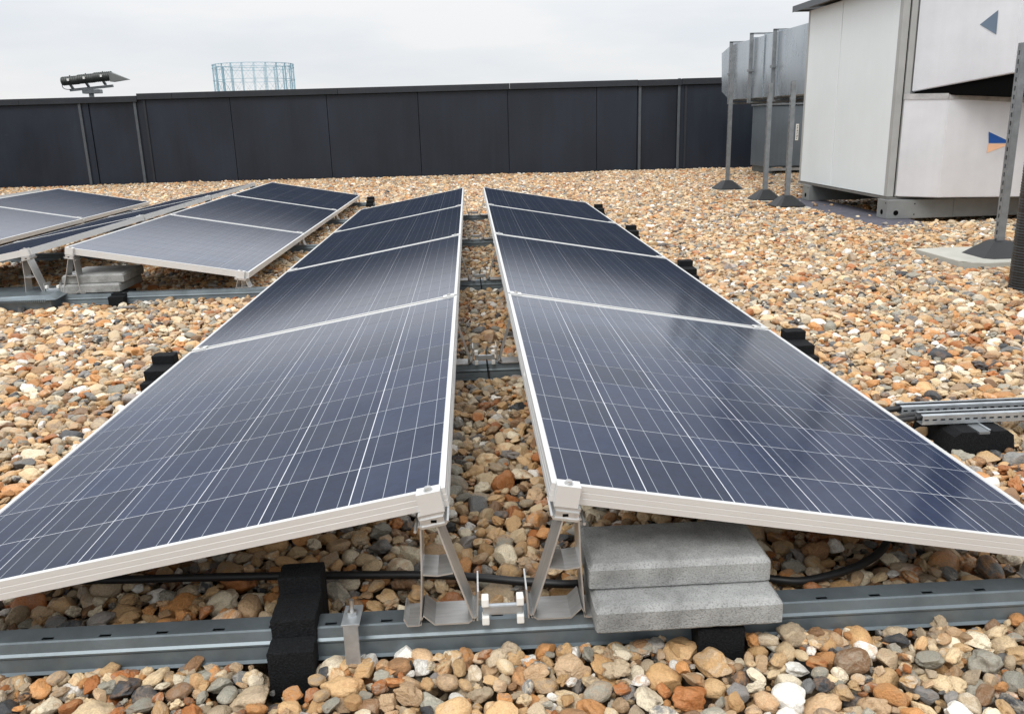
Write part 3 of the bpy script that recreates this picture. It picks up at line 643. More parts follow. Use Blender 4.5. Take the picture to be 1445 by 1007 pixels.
# ------------------------------------------------------------------ ridge supports with clamps
def side_profile(t_, sx, y0, y1, end):
    """one A shaped leg pair of pressed aluminium; sx=+1 right, -1 left; end: clamp style"""
    def st(name, pts_, th, m, a_=y0, b_=y1):
        bm = bmesh.new(); add_strip(bm, [(sx*x, z) for x, z in pts_], th, a_, b_); return obj(name, bm_mesh(bm), m, t_)
    st('leg', [(0.137, 0.254), (0.140, 0.16), (0.147, 0.06)], 0.0028, M['mill'])
    st('leg', [(0.111, 0.259), (0.085, 0.170), (0.052, 0.064)], 0.0030, M['mill'])
    st('shelf', [(0.139, 0.160), (0.112, 0.157), (0.085, 0.161)], 0.0025, M['mill'])
    st('foot_tray', [(0.176, 0.074), (0.170, 0.060), (0.150, 0.060), (0.141, 0.079), (0.122, 0.0605), (0.062, 0.0605), (0.046, 0.073)], 0.0028, M['mill'])
    st('fin', [(0.046, 0.064), (0.043, 0.122)], 0.0028, M['mill'])
    ca, sa = math.cos(TILT), math.sin(TILT)
    def loc(u, w_): return (sx*(GX+u*ca+w_*sa), RZ-u*sa+w_*ca)
    bm = bmesh.new()
    add_strip(bm, [loc(0.006, -0.050), loc(0.010, -0.0555), loc(0.052, -0.0555), loc(0.058, -0.050)], 0.004, y0-0.004, y1)
    add_prism(bm, [loc(0.012, -0.054), loc(0.012, -0.042), loc(0.054, -0.042), loc(0.054, -0.054)], y0-0.001, y1)
    add_prism(bm, [loc(0.010, -0.042), loc(0.010, -0.0355), loc(0.056, -0.0355), loc(0.056, -0.042)], y0+0.003, y1)
    hd = obj('head_profile', bm_mesh(bm), M['mill'], t_)
    cx_, cz_ = loc(0.030, -0.048); box('slot', (cx_-0.005, cx_+0.005, y0-0.0018, y0+0.004, cz_-0.0025, cz_+0.0025), M['dark'], hd)
    bm = bmesh.new(); add_cyl(bm, (sx*0.1465, y0-0.001, 0.244), (sx*0.1465, y1, 0.244), 0.0028, 10); obj('screw_channel', bm_mesh(bm), M['mill'], t_)
    clamp(t_, loc, y0, y1, end, 0.008, 0.050)
def clamp(t_, loc, y0, y1, end, u0, u1):
    um = (u0+u1)/2
    bm = bmesh.new()
    if end == 'near':
        add_prism(bm, [loc(u0, -0.036), loc(u0, 0.0035), loc(u1, 0.0035), loc(u1, -0.036)], -0.017, -0.0015)
        add_prism(bm, [loc(u0, 0.0008), loc(u0, 0.0036), loc(u1, 0.0036), loc(u1, 0.0008)], -0.0016, 0.011); yb = -0.003
    elif end == 'far':
        add_prism(bm, [loc(u0, -0.036), loc(u0, 0.0035), loc(u1, 0.0035), loc(u1, -0.036)], 0.0015-0.02, 0.017-0.02)
        add_prism(bm, [loc(u0, 0.0008), loc(u0, 0.0036), loc(u1, 0.0036), loc(u1, 0.0008)], -0.031, -0.0184); yb = -0.018
    else:
        add_prism(bm, [loc(u0, 0.0008), loc(u0, 0.0042), loc(u1, 0.0042), loc(u1, 0.0008)], -0.019, 0.019); yb = 0.0
    c = obj('clamp', bm_mesh(bm), M['frame'], t_)
    x_, z_ = loc(um, 0.0038); x2, z2 = loc(um, 0.0052); x3, z3 = loc(um, 0.0095)
    bm = bmesh.new(); add_cyl(bm, (x_, yb, z_), (x2, yb, z2), 0.0080, 14); add_cyl(bm, (x2, yb, z2), (x3, yb, z3), 0.0058, 12)
    obj('bolt', bm_mesh(bm), M['steel'], c)
PAIR = {0.0: 'centre rows', -2.345: 'second pair of rows', -4.69: 'outermost left rows'}
NTH = ['nearest', 'second', 'third', 'fourth', 'farthest']
def ridge_support(cx, k, end, label):
    yj = 0.0 if k == 0 else (k*1.672-0.011 if end != 'far' else k*1.672-0.022+0.02-0.0015)
    y0, y1 = (-0.020, 0.052) if end == 'near' else ((-0.036, 0.036) if end == 'mid' else (-0.055, 0.017))
    t_ = thing('ridge_support', label, 'panel support', (cx, yj, 0), 0, 'aluminium trestles under the panel ridges')
    for sx in (1, -1): side_profile(t_, sx, y0, y1, end)
    ym = (y0+y1)/2
    box('connector_bar', (-0.036, 0.036, y0-0.001, y0+0.008, 0.074, 0.094), M['galv_light'], t_, bevel=0.003)
    for sx in (1, -1):
        for z_ in (0.058, 0.094): box('clip', (sx*0.031-0.0065, sx*0.031+0.0065, y0-0.007, y0+0.014, z_, z_+0.016), M['white'], t_, bevel=0.002)
    return t_
def low_support(cx, sx, k, end, label):
    yj = 0.0 if k == 0 else (k*1.672-0.011 if end != 'far' else k*1.672-0.0035)
    y0, y1 = (-0.020, 0.052) if end == 'near' else ((-0.036, 0.036) if end == 'mid' else (-0.055, 0.017))
    t_ = thing('low_edge_clip', label, 'panel clip', (cx, yj, 0), 0, 'short aluminium clips under the low panel edges')
    ca, sa = math.cos(TILT), math.sin(TILT)
    def loc(u, w_): return (sx*(GX+u*ca+w_*sa), RZ-u*sa+w_*ca)
    xl = GX+0.926*ca
    def st(name, pts_, th):
        bm = bmesh.new(); add_strip(bm, [(sx*x, z) for x, z in pts_], th, y0, y1); obj(name, bm_mesh(bm), M['mill'], t_)
    st('leg', [(xl-0.010, 0.060), (xl-0.002, 0.088), (xl+0.004, 0.113)], 0.003); st('leg', [(xl+0.060, 0.060), (xl+0.050, 0.085), (xl+0.048, 0.102)], 0.003)
    st('foot_plate', [(xl-0.015, 0.0600), (xl+0.07, 0.0600)], 0.003); st('web', [(xl+0.022, 0.062), (xl+0.026, 0.104)], 0.0025)
    bm = bmesh.new(); add_prism(bm, [loc(0.920, -0.047), loc(0.920, -0.0355), loc(0.984, -0.0355), loc(0.984, -0.047)], y0, y1); obj('head_profile', bm_mesh(bm), M['mill'], t_)
    clamp(t_, loc, y0, y1, end, 0.930, 0.970)
for cx, ks in ((0.0, range(0, 5)), (-2.345, range(2, 6)), (-4.69, range(2, 6))):
    for k in ks:
        end = 'near' if k == ks[0] and cx == 0 else ('far' if k == ks[-1] else 'mid')
        if k == ks[0] and cx != 0: end = 'near'
        q = 'farthest' if k == ks[-1] else NTH[k-ks[0]]
        o = ridge_support(cx, k, end, f'{q} aluminium A-frame trestle under the ridge of the {PAIR[cx]}')
        if k == ks[0] and cx != 0: o.location.y = k*1.672
        for sx in (1, -1):
            low_support(cx, sx, k, end, f'{q} aluminium clip under the low {"right" if sx > 0 else "left"} edge of the {PAIR[cx]}')
            if k == ks[0] and cx != 0: bpy.data.objects[COL.objects[-1].name]
for o in list(COL.objects):
    if o.name.startswith('low_edge_clip') and o.location.x < -1 and 3.2 < o.location.y < 3.5: o.location.y = 2*1.672

# cable ties round the second and third rails' middles
for k, lb in ((1, 'black cable tie hanging over the second rail between the ridges'), (2, 'black cable tie hanging over the third rail between the ridges')):
    bm = bmesh.new(); y_ = JY(k)
    add_tube(bm, smooth_path([(0.012, y_+0.02, 0.11), (0.006, y_-0.028, 0.100), (0.009, y_-0.036, 0.05), (0.014, y_-0.055, 0.0)]), 0.0035, 6)
    tag(obj('cable_tie', bm_mesh(bm), M['cable']), lb, 'cable tie')

# ------------------------------------------------------------------ concrete pavers
def paver_mesh(sx, sy, sz, ch=0.009, seed=0):
    bm = bmesh.new(); rs = random.Random(seed)
    lv = [(0.0, 0.003), (0.004, 0.0), (sz*0.45, 0.0), (sz-0.0095, 0.0), (sz-0.0085, 0.0014), (sz-0.0004, ch-0.001), (sz, ch+0.002)]
    rings = []
    n1, n2 = 26, 14
    for z, ins in lv:
        a_, b_ = sx/2-ins, sy/2-ins; pts_ = []
        for i in range(n1): pts_.append((-a_+2*a_*i/n1, -b_))
        for i in range(n2): pts_.append((a_, -b_+2*b_*i/n2))
        for i in range(n1): pts_.append((a_-2*a_*i/n1, b_))
        for i in range(n2): pts_.append((-a_, b_-2*b_*i/n2))
        ring_ = []
        for x, y in pts_:
            j = Vector((mnoise.noise(Vector((x*130+seed, y*130, z*130))), mnoise.noise(Vector((x*130, y*130+seed, z*130+5))), 0))*(0.0014 if z < sz-0.012 else 0.0006)
            cr_ = 0.0015 if (abs(abs(x)-a_) < 1e-6 and abs(abs(y)-b_) < 1e-6) else 0
            ring_.append(bm.verts.new((x+j.x-math.copysign(cr_, x), y+j.y-math.copysign(cr_, y), z+(0.001*rs.random() if z == 0 else 0))))
        rings.append(ring_)
    for A, B in zip(rings, rings[1:]):
        for i in range(len(A)): bm.faces.new((A[i], A[(i+1) % len(A)], B[(i+1) % len(A)], B[i]))
    bm.faces.new(rings[0][::-1]); bm.faces.new(rings[-1]); return bm_mesh(bm)
def paver(x_, y_, z_, sx, sy, rz, rx, seed, lb):
    o = obj('concrete_paver', paver_mesh(sx, sy, 0.049, seed=seed), M['concrete']); o.location = (x_, y_, z_); o.rotation_euler = (rx, 0, rz)
    tag(o, lb, 'concrete paver', 'grey concrete ballast pavers')
paver(0.3235, 0.010, 0.0580, 0.330, 0.162, 0.010, 0.0, 1, 'lower of two stacked grey concrete pavers by the nearest trestle')
paver(0.3200, 0.066, 0.1075, 0.330, 0.158, 0.0, 0.0, 2, 'upper of two stacked grey concrete pavers by the nearest trestle')
paver(-2.150, 3.49, 0.0600, 0.335, 0.33, 0.0, 0.0, 3, 'lower grey concrete paver under the second pair of rows')
paver(-2.132, 3.50, 0.1095, 0.335, 0.31, 0.01, 0.0, 4, 'upper grey concrete paver under the second pair of rows')

# ------------------------------------------------------------------ strap with bolt on the nearest rail
t_ = thing('rail_strap', 'grey bolted steel strap clamped over the nearest rail', 'bracket', (-0.266, 0.0, 0))
box('strap_plate', (-0.013, 0.013, -0.049, -0.045, -0.04, 0.085), M['galv_light'], t_, bevel=0.001)
box('top_plate', (-0.016, 0.016, -0.050, 0.012, 0.085, 0.089), M['galv_light'], t_, bevel=0.001)
bm = bmesh.new(); add_cyl(bm, (0, -0.018, 0.089), (0, -0.018, 0.096), 0.0085, 6); add_cyl(bm, (0, -0.018, 0.096), (0, -0.018, 0.118), 0.0042, 10); obj('bolt', bm_mesh(bm), M['steel'], t_)

# ------------------------------------------------------------------ cables
def cable(pts_, r, lb, nm='cable'):
    bm = bmesh.new(); add_tube(bm, smooth_path(pts_, 10), r, 10); me = bm_mesh(bm, smooth=True); return tag(obj(nm, me, M['cable']), lb, 'cable')
cable([(-1.25, 0.45, 0.02), (-1.0, 0.30, 0.026), (-0.872, 0.254, 0.03), (-0.59, 0.235, 0.032), (-0.342, 0.222, 0.03), (-0.108, 0.192, 0.034), (0.05, 0.16, 0.030), (0.175, 0.144, 0.03), (0.36, 0.215, 0.022), (0.543, 0.125, 0.028), (0.622, 0.115, 0.03), (0.748, 0.165, 0.032), (0.83, 0.235, 0.045), (0.87, 0.33, 0.09), (0.90, 0.5, 0.12)], 0.0085,
      'thick black cable lying on the gravel behind the nearest rail')

# cable tray at right
t_ = thing('cable_tray', 'pair of slotted galvanised channels carrying black cable at the right edge', 'cable tray', (0, 0, 0))
def channel(x0, x1, y0, wdt, z0, z1):
    bm = bmesh.new()
    slotted(bm, (x0, y0, z0), (1, 0, 0), (0, 0, 1), x1-x0, z1-z0, 0.013, 0.006, 0.0235)
    v = [bm.verts.new(c) for c in ((x0, y0, z1), (x1, y0, z1), (x1, y0+0.012, z1+0.001), (x0, y0+0.012, z1+0.001))]; bm.faces.new(v)
    v = [bm.verts.new(c) for c in ((x0, y0, z0), (x1, y0, z0), (x1, y0+wdt, z0), (x0, y0+wdt, z0))]; bm.faces.new(v)
    v = [bm.verts.new(c) for c in ((x0, y0+wdt, z0), (x1, y0+wdt, z0), (x1, y0+wdt, z1), (x0, y0+wdt, z1))]; bm.faces.new(v)
    v = [bm.verts.new(c) for c in ((x0, y0+wdt, z1), (x1, y0+wdt, z1), (x1, y0+wdt-0.012, z1+0.001), (x0, y0+wdt-0.012, z1+0.001))]; bm.faces.new(v)
    bmesh.ops.remove_doubles(bm, verts=bm.verts[:], dist=1e-5)
    me = bpy.data.meshes.new('channel'); bm.to_mesh(me); bm.free(); return me
solid(obj('channel', channel(1.218, 3.2, 0.828, 0.040, 0.062, 0.088), M['galv_light'], t_), 0.0015)
solid(obj('channel', channel(1.195, 3.2, 0.902, 0.040, 0.066, 0.090), M['galv_light'], t_), 0.0015)
cable([(0.7, 1.05, 0.03), (1.0, 0.96, 0.045), (1.2, 0.925, 0.078), (1.35, 0.922, 0.078), (1.7, 0.922, 0.078), (3.0, 0.922, 0.078)], 0.009, 'black cable entering the rear channel of the tray')
cable([(0.75, 0.95, 0.03), (1.05, 0.875, 0.045), (1.2, 0.848, 0.074), (1.4, 0.848, 0.074), (3.0, 0.848, 0.074)], 0.007, 'black cable entering the front channel of the tray')
cable([(0.8, 0.9, 0.02), (1.05, 0.885, 0.04), (1.22, 0.886, 0.07), (1.5, 0.886, 0.075), (3.0, 0.886, 0.075)], 0.006, 'thin black cable between the two channels of the tray')
t_ = thing('tray_foot', 'wide black rubber foot under the cable tray at the right edge', 'rubber foot', (0, 0, 0))
bm = bmesh.new(); add_prism(bm, [(1.262, -0.04), (1.462, -0.04), (1.448, 0.045), (1.430, 0.058), (1.388, 0.058), (1.385, 0.050), (1.345, 0.050), (1.342, 0.058), (1.300, 0.058), (1.280, 0.045)], 0.768, 0.97)
obj('block', bm_mesh(bm), M['rubber'], t_)
box('top_channel', (1.350, 1.380, 0.769, 0.965, 0.0503, 0.0570), M['strut'], t_)
box('channel_lip', (1.3795, 1.3855, 0.775, 0.965, 0.0575, 0.0605), M['galv_light'], t_)

# grey box lid across the third rail, far left
t_ = thing('metal_box', 'low galvanised box with ribbed lid at the left edge', 'metal box', (0, 0, 0))
bm = bmesh.new(); add_box(bm, -2.93, -2.30, 3.19, 3.47, -0.02, 0.060, bevel=0.003); obj('body', bm_mesh(bm), M['galv'], t_)
bm = bmesh.new(); xs = -2.95
v0 = [bm.verts.new(c) for c in ((-2.95, 3.165, 0.050), (-2.315, 3.165, 0.058), (-2.270, 3.19, 0.056), (-2.270, 3.48, 0.068), (-2.95, 3.48, 0.072))]
v1 = [bm.verts.new(c) for c in ((-2.93, 3.19, 0.076), (-2.335, 3.20, 0.080), (-2.315, 3.21, 0.080), (-2.315, 3.475, 0.082), (-2.93, 3.475, 0.082))]
for q in range(5): bm.faces.new((v0[q], v0[(q+1) % 5], v1[(q+1) % 5], v1[q]))
bm.faces.new(v1); bm.faces.new(v0[::-1]); lid = obj('lid', bm_mesh(bm), M['galv'], t_)
bm = bmesh.new()
for q in range(60):
    x_ = -2.94+q*0.0105
    add_box(bm, x_, x_+0.006, 3.160, 3.172, 0.050, 0.062)
o = obj('rib', bm_mesh(bm), M['galv'], t_); o['kind'] = 'stuff'

# ------------------------------------------------------------------ strut posts
def post(x_, y_, h, label, foot_s=0.29, rz=0.0, slab=None):
    t_ = thing('support_post', label, 'post', (x_, y_, 0.0), rz, 'slotted steel posts on black feet')
    bm = bmesh.new(); w_ = 0.041
    slotted(bm, (-w_/2, -w_/2, 0.09), (0, 0, 1), (0, 1, 0), h-0.09, w_, 0.026, 0.013, 0.05, 0.03)
    def q(a, b_): bm.faces.new([bm.verts.new(c) for c in ((a[0], a[1], 0.09), (b_[0], b_[1], 0.09), (b_[0], b_[1], h), (a[0], a[1], h))])
    q((-w_/2, -w_/2), (w_/2, -w_/2)); q((-w_/2, w_/2), (w_/2, w_/2)); q((w_/2, -w_/2), (w_/2, -w_/2+0.01)); q((w_/2, w_/2), (w_/2, w_/2-0.01))
    bmesh.ops.remove_doubles(bm, verts=bm.verts[:], dist=1e-5)
    me = bpy.data.meshes.new('upright'); bm.to_mesh(me); bm.free(); solid(obj('upright', me, M['strut'], t_), 0.0025)
    bm = bmesh.new(); s = foot_s/2
    lv = [(s, 0.018), (s, 0.026), (s*0.96, 0.032), (s*0.36, 0.115), (s*0.28, 0.120)]; rg = []
    for r_, z_ in lv:
        c = r_*0.25; pts_ = [(-r_+c, -r_), (r_-c, -r_), (r_, -r_+c), (r_, r_-c), (r_-c, r_), (-r_+c, r_), (-r_, r_-c), (-r_, -r_+c)]
        rg.append([bm.verts.new((a, b_, z_)) for a, b_ in pts_])
    for A, B in zip(rg, rg[1:]):
        for i in range(8): bm.faces.new((A[i], A[(i+1) % 8], B[(i+1) % 8], B[i]))
    bm.faces.new(rg[0][::-1]); bm.faces.new(rg[-1]); obj('foot', bm_mesh(bm), M['plastic'], t_)
    return t_
post(3.235, 3.70, 1.275, 'slotted steel post on a pale slab at the right, before the white ducts', 0.33)
post(3.165, 9.12, 1.70, 'leftmost slotted post, rising to the top of the grey duct', 0.32)
post(3.140, 7.68, 1.215, 'middle slotted post left of the white cabinet', 0.30)
post(3.120, 6.98, 1.205, 'slotted post closest to the corner of the white cabinet', 0.30)
def slab(x0, x1, y0, y1, z1, lb, rz=0.0, chip=False):
    cx_, cy_ = (x0+x1)/2, (y0+y1)/2; a, b_ = (x1-x0)/2, (y1-y0)/2
    out_ = [(-a, -b_), (a, -b_), (a, b_), (-a, b_)]
    if chip: out_ = [(-a+0.10, -b_), (a, -b_), (a, b_), (-a, b_), (-a, -b_+0.10), (-a+0.015, -b_+0.085), (-a+0.04, -b_+0.03), (-a+0.07, -b_+0.012)]
    bm = bmesh.new(); lo = [bm.verts.new((x, y, -0.05)) for x, y in out_]; hi = [bm.verts.new((x, y, z1)) for x, y in out_]
    for i in range(len(out_)): bm.faces.new((lo[i], lo[(i+1) % len(out_)], hi[(i+1) % len(out_)], hi[i]))
    bm.faces.new(hi); bm.faces.new(lo[::-1]); bmesh.ops.bevel(bm, geom=bm.edges[:], offset=0.003, segments=1, affect='EDGES')
    o = obj('paving_slab', bm_mesh(bm), M['concrete_far']); o.location = (cx_, cy_, 0); o.rotation_euler = (0, 0, rz); tag(o, lb, 'paving slab')
slab(2.89, 3.60, 3.44, 4.04, 0.030, 'pale chipped paving slab under the right hand post', 0.02, True)
slab(2.80, 3.5, 3.30, 3.436, -0.004, 'grey slab edge half buried in front of the chipped pale slab', 0.02)
slab(3.00, 3.45, 8.95, 9.35, 0.016, 'small pale slab under the leftmost duct post')
slab(2.98, 3.45, 7.45, 7.90, 0.016, 'small pale slab under the middle duct post')
slab(2.98, 3.30, 6.78, 7.15, 0.012, 'small pale slab under the post by the cabinet corner')

# ------------------------------------------------------------------ grey duct
t_ = thing('air_duct', 'grey galvanised rectangular air duct raised on posts', 'duct', (0, 0, 0))
ys = [7.80, 8.78, 9.25, 9.72, 10.60]
for a_, b_ in zip(ys, ys[1:]):
    bm = bmesh.new(); add_box(bm, 3.60, 4.30, a_+0.002, b_-0.002, 1.10, 1.82, bevel=0.004); d_ = obj('duct_section', bm_mesh(bm), M['duct'], t_)
    bm = bmesh.new()
    for (p0, p1) in (((3.592, 1.09), (3.592, 1.83)), ((3.592, 1.83), (4.308, 1.83)), ((4.308, 1.83), (4.308, 1.09)), ((4.308, 1.09), (3.592, 1.09))):
        add_bar(bm, (p0[0], b_, p0[1]), (p1[0], b_, p1[1]), 0.010, 0.014)
    obj('joint_flange', bm_mesh(bm), M['duct'], t_)
bm = bmesh.new(); v = [bm.verts.new(c) for c in ((3.60, 10.60, 1.10), (3.60, 10.60, 1.82), (4.30, 10.60, 1.82), (4.30, 10.60, 1.10), (3.60, 10.98, 1.22), (3.60, 11.05, 1.74), (3.64, 10.78, 1.84), (4.30, 11.05, 1.74), (4.30, 10.98, 1.22), (4.30, 10.78, 1.84))]
for f_ in ((0, 4, 5, 1), (4, 8, 7, 5), (3, 2, 7, 8), (0, 3, 8, 4), (1, 5, 7, 2)): bm.faces.new([v[q] for q in f_])
obj('end_cowl', bm_mesh(bm), M['duct'], t_)
for y_, zt in ((10.50, 1.845), (9.66, 1.875), (8.82, 1.84)):
    bm = bmesh.new(); add_box(bm, 3.545, 3.586, y_-0.014, y_+0.014, 1.06, zt); add_box(bm, 3.545, 4.36, y_-0.014, y_+0.014, zt-0.01, zt+0.010); add_box(bm, 3.545, 4.36, y_-0.02, y_+0.02, 1.04, 1.06)
    add_box(bm, 3.535, 3.60, y_-0.035, y_+0.035, 1.42, 1.45)
    obj('hanger_frame', bm_mesh(bm), M['strut'], t_)
# ------------------------------------------------------------------ grey cabinet by the parapet
t_ = thing('grey_cabinet', 'blue grey equipment cabinet standing below the duct near the parapet', 'cabinet', (0, 0, 0))
box('body', (4.50, 5.60, 11.5, 12.3, 0.11, 1.02), M['cabinet'], t_, bevel=0.006)
box('door', (4.52, 5.3, 11.488, 11.498, 0.13, 1.00), M['cabinet'], t_, bevel=0.003)
box('top_cover', (4.48, 5.62, 11.47, 12.32, 1.022, 1.045), M['strut'], t_)
lbp = box('label_plate', (4.90, 4.945, 11.481, 11.487, 0.50, 0.74), M['white'], t_)
bm = bmesh.new()
for q in range(9): add_box(bm, 4.915, 4.915+0.012+0.004*(q % 3), 11.4795, 11.4808, 0.52+q*0.023, 0.53+q*0.023)
o = obj('lettering', bm_mesh(bm), M['dark'], lbp); o['kind'] = 'stuff'
for x_ in (4.55, 5.05, 5.55): box('foot_rail', (x_-0.02, x_+0.02, 11.46, 12.3, 0.0, 0.108), M['galv'], t_)
box('front_rail', (4.45, 5.6, 11.44, 11.455, 0.06, 0.10), M['galv_light'], t_)

# ------------------------------------------------------------------ white air handling unit
t_ = thing('air_handling_unit', 'large white air handling cabinet on a grey base frame', 'air handler', (0, 0, 0))
X0 = 3.55
box('body', (X0+0.03, 5.4, 5.83, 7.72, 0.19, 1.925), M['cap'], t_)
for y0, y1 in ((5.862, 6.963), (6.973, 7.752)): box('side_panel', (X0, X0+0.03, y0, y1, 0.195, 1.922), M['ahu'], t_, bevel=0.004)
box('corner_post', (X0-0.002, X0+0.055, 5.80, 5.859, 0.193, 1.924), M['ahu_edge'], t_, bevel=0.003)
box('corner_post', (X0-0.0, X0+0.05, 7.755, 7.80, 0.193, 1.924), M['ahu_edge'], t_, bevel=0.003)
box('gasket', (X0+0.057, X0+0.066, 5.812, 5.83, 0.193, 1.924), M['dark'], t_)
box('front_profile', (X0+0.068, X0+0.118, 5.795, 5.829, 0.193, 1.924), M['ahu_edge'], t_, bevel=0.004)
box('front_panel', (X0+0.120, 5.4, 5.808, 5.829, 0.193, 1.924), M['ahu_dark'], t_)
box('bottom_rail', (X0-0.004, 5.4, 5.797, 7.80, 0.172, 0.190), M['roofsheet'], t_)
bm = bmesh.new(); v = [(3.43, 5.70, 1.945), (5.5, 5.70, 1.985), (5.5, 7.93, 1.985), (3.43, 7.93, 1.945)]
lo = [bm.verts.new(c) for c in v]; hi = [bm.verts.new((c[0], c[1], c[2]+0.03)) for c in v]
for i in range(4): bm.faces.new((lo[i], lo[(i+1) % 4], hi[(i+1) % 4], hi[i]))
bm.faces.new(lo[::-1]); bm.faces.new(hi); obj('roof', bm_mesh(bm), M['roofsheet'], t_)
box('roof_trim', (3.425, 3.4285, 5.69, 7.94, 1.925, 1.985), M['flange'], t_); box('roof_trim', (3.43, 5.5, 7.932, 7.94, 1.93, 1.985), M['flange'], t_)
for y0, y1 in ((5.72, 5.90), (7.42, 7.60)):
    bb = box('base_beam', (3.52, 5.4, y0, y1, 0.012, 0.170), M['basebeam'], t_, bevel=0.003)
    cyl('hole', (3.5185, (y0+y1)/2, 0.065), (3.5235, (y0+y1)/2, 0.065), 0.022, M['dark'], bb, 16)
    cyl('hole', (3.5185, y0+0.03, 0.145), (3.5235, y0+0.03, 0.145), 0.006, M['dark'], bb, 8)
    if y0 < 6:
        cyl('hole', (3.60, y0-0.0015, 0.062), (3.60, y0+0.004, 0.062), 0.022, M['dark'], bb, 16)
        for z_ in (0.045, 0.135): cyl('hole', (3.76, y0-0.0015, z_), (3.76, y0+0.004, z_), 0.006, M['dark'], bb, 8)
        box('cover_plate', (4.10, 4.42, y0-0.004, y0-0.001, 0.02, 0.165), M['basebeam'], bb)
for q, (y0, y1, lb) in enumerate(((5.25, 6.30, 'near length of dark felt covered kerb beside the white cabinet'), (6.31, 7.75, 'far length of dark felt covered kerb beside the white cabinet'))):
    bm = bmesh.new(); add_box(bm, 3.26, 3.72, y0, y1, -0.08, 0.010, bevel=0.010); tag(obj('felt_kerb', bm_mesh(bm), M['felt']), lb, 'kerb')

# white ducts in front of the cabinet
def loft(bot, top):
    bm = bmesh.new(); a = [bm.verts.new(c) for c in bot]; b_ = [bm.verts.new(c) for c in top]; n_ = len(a)
    for i in range(n_): bm.faces.new((a[i], a[(i+1) % n_], b_[(i+1) % n_], b_[i]))
    bm.faces.new(a[::-1]); bm.faces.new(b_)
    bmesh.ops.bevel(bm, geom=bm.edges[:], offset=0.006, segments=2, affect='EDGES'); return bm_mesh(bm)
t_ = thing('lower_white_duct', 'lower foil wrapped white duct with a blue and orange arrow', 'duct', (0, 0, 0))
lowp = [(3.618, 5.795), (3.88, 5.58), (4.60, 5.46), (6.3, 5.42), (6.3, 5.79), (5.5, 5.795)]
zt = [1.035, 1.028, 0.972, 0.95, 0.95, 1.0]
obj('duct_body', loft([(x, y, 0.195) for x, y in lowp], [(x, y, z) for (x, y), z in zip(lowp, zt)]), M['foil'], t_)
bm = bmesh.new()
for (p, q, za, zb) in ((0, 1, zt[0], zt[1]), (1, 2, zt[1], zt[2]), (2, 3, zt[2], zt[3])):
    a, b_ = Vector((*lowp[p], za-0.018)), Vector((*lowp[q], zb-0.018)); n_ = Vector((0, 0, 1)).cross(b_-a).normalized()*-0.006
    add_bar(bm, a+n_*(-1 if n_.y > 0 else 1), b_+n_*(-1 if n_.y > 0 else 1), 0.006, 0.045)
obj('edge_tape', bm_mesh(bm), M['foil_dirt'], t_)
def sticker(name, tri, A, B, m, par, off=0.0035):
    """flat sticker laid on the vertical face that runs from A to B (plan); tri in (distance along, height)"""
    A = Vector((*A, 0)); B = Vector((*B, 0)); d = (B-A).normalized(); n_ = Vector((d.y, -d.x, 0))
    if n_.y > 0: n_ = -n_
    bm = bmesh.new(); f0 = [bm.verts.new(A+d*s_+n_*off+Vector((0, 0, z_))) for s_, z_ in tri]; f1 = [bm.verts.new(A+d*s_+n_*(off+0.0012)+Vector((0, 0, z_))) for s_, z_ in tri]
    k_ = len(tri)
    for i in range(k_): bm.faces.new((f0[i], f0[(i+1) % k_], f1[(i+1) % k_], f1[i]))
    bm.faces.new(f0); bm.faces.new(f1); obj(name, bm_mesh(bm), m, par)
def on_face(pxy, A, B):
    """where a sight line from the camera meets the vertical plane through A-B; returns (distance along, height)"""
    px_, py_ = pxy; d = F+Rv*((px_-722.5)/1183.4)-Uv*((py_-491.1)/1183.4)
    A3 = Vector((*A, 0)); B3 = Vector((*B, 0)); dd = (B3-A3).normalized(); nn = Vector((dd.y, -dd.x, 0))
    t2 = (A3-CAM).dot(nn)/d.dot(nn); P_ = CAM+d*t2; return ((P_-A3).dot(dd), P_.z)
TRI_B = [(0.356, 0.7597), (0.356, 0.6690), (0.520, 0.6690)]; 
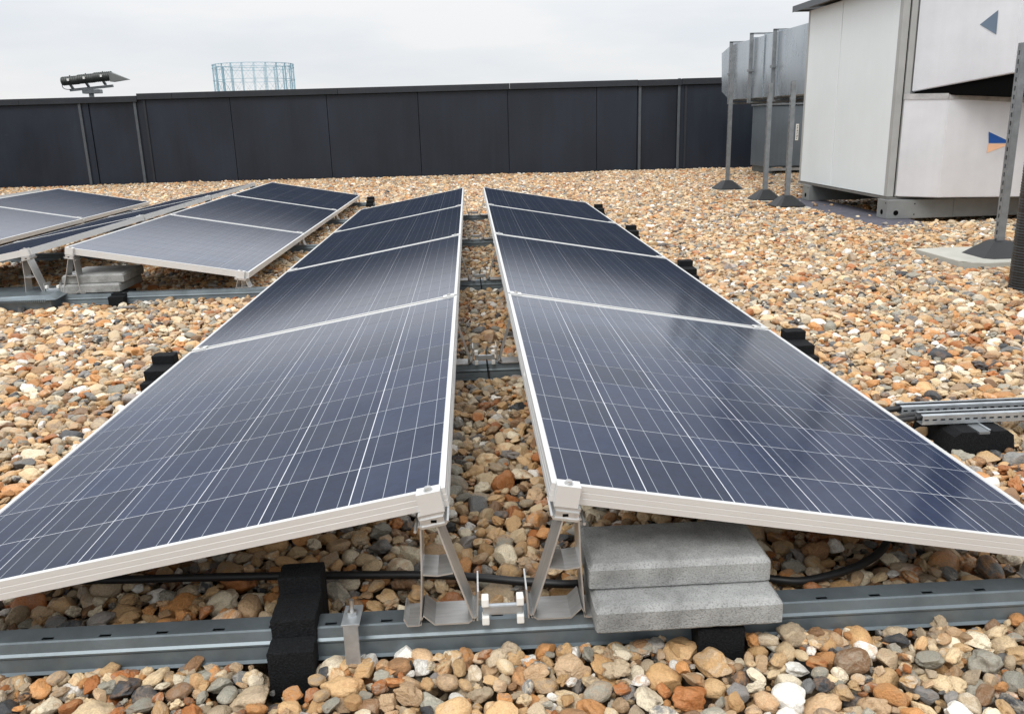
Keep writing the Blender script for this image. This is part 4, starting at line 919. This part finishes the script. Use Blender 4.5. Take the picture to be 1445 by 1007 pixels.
A_, B_ = lowp[1], lowp[2]
tb = [on_face(q, A_, B_) for q in ((1395, 186), (1395, 202), (1429, 202))]; tp = [on_face(q, A_, B_) for q in ((1394.5, 203), (1427, 203), (1392, 216))]
print('STICK low', tb, tp)
sticker('blue_arrow', tb, A_, B_, M['blue'], t_); sticker('orange_arrow', tp, A_, B_, M['peach'], t_)
t_ = thing('upper_white_duct', 'upper foil wrapped white duct with a grey blue arrow', 'duct', (0, 0, 0))
up = [(3.675, 5.795), (4.145, 5.20), (6.3, 5.05), (6.3, 5.77), (5.4, 5.795)]
obj('duct_body', loft([(x, y, z) for (x, y), z in zip(up, (1.055, 1.163, 1.163, 1.06, 1.06))], [(x, y, 1.92) for x, y in up]), M['foil'], t_)
tg = [on_face(q, up[0], up[1]) for q in ((1383, 35), (1409, 14.5), (1406, 49))]; print('STICK up', tg)
sticker('grey_blue_arrow', tg, up[0], up[1], M['greyblue'], t_)
gp = [(3.69, 5.79), (4.165, 5.235), (6.2, 5.09), (6.2, 5.76)]  # black block added to paint the shade under the upper duct
tag(obj('gap_shade', loft([(x, y, z) for (x, y), z in zip(gp, (1.042, 0.985, 0.965, 1.03))], [(x, y, z) for (x, y), z in zip(gp, (1.052, 1.160, 1.160, 1.058))]), M['dark']), 'black block added as shade between the two white ducts', 'added shade')

# black ribbed pipe at the right edge
bm = bmesh.new(); rg = []
for k in range(190):
    z_ = -0.02+k*0.007; r_ = 0.100+(0.0022 if k % 2 else 0)+0.002*mnoise.noise(Vector((k*0.7, 0, 0)))
    rg.append([bm.verts.new((2.850+r_*math.cos(2*math.pi*q/24), 2.80+r_*math.sin(2*math.pi*q/24), z_)) for q in range(24)])
for A, B in zip(rg, rg[1:]):
    for q in range(24): bm.faces.new((A[q], A[(q+1) % 24], B[(q+1) % 24], B[q]))
bm.faces.new(rg[0]); bm.faces.new(rg[-1]); tag(obj('ribbed_pipe', bm_mesh(bm), M['plastic']), 'black ribbed upright pipe cut by the right edge', 'pipe')
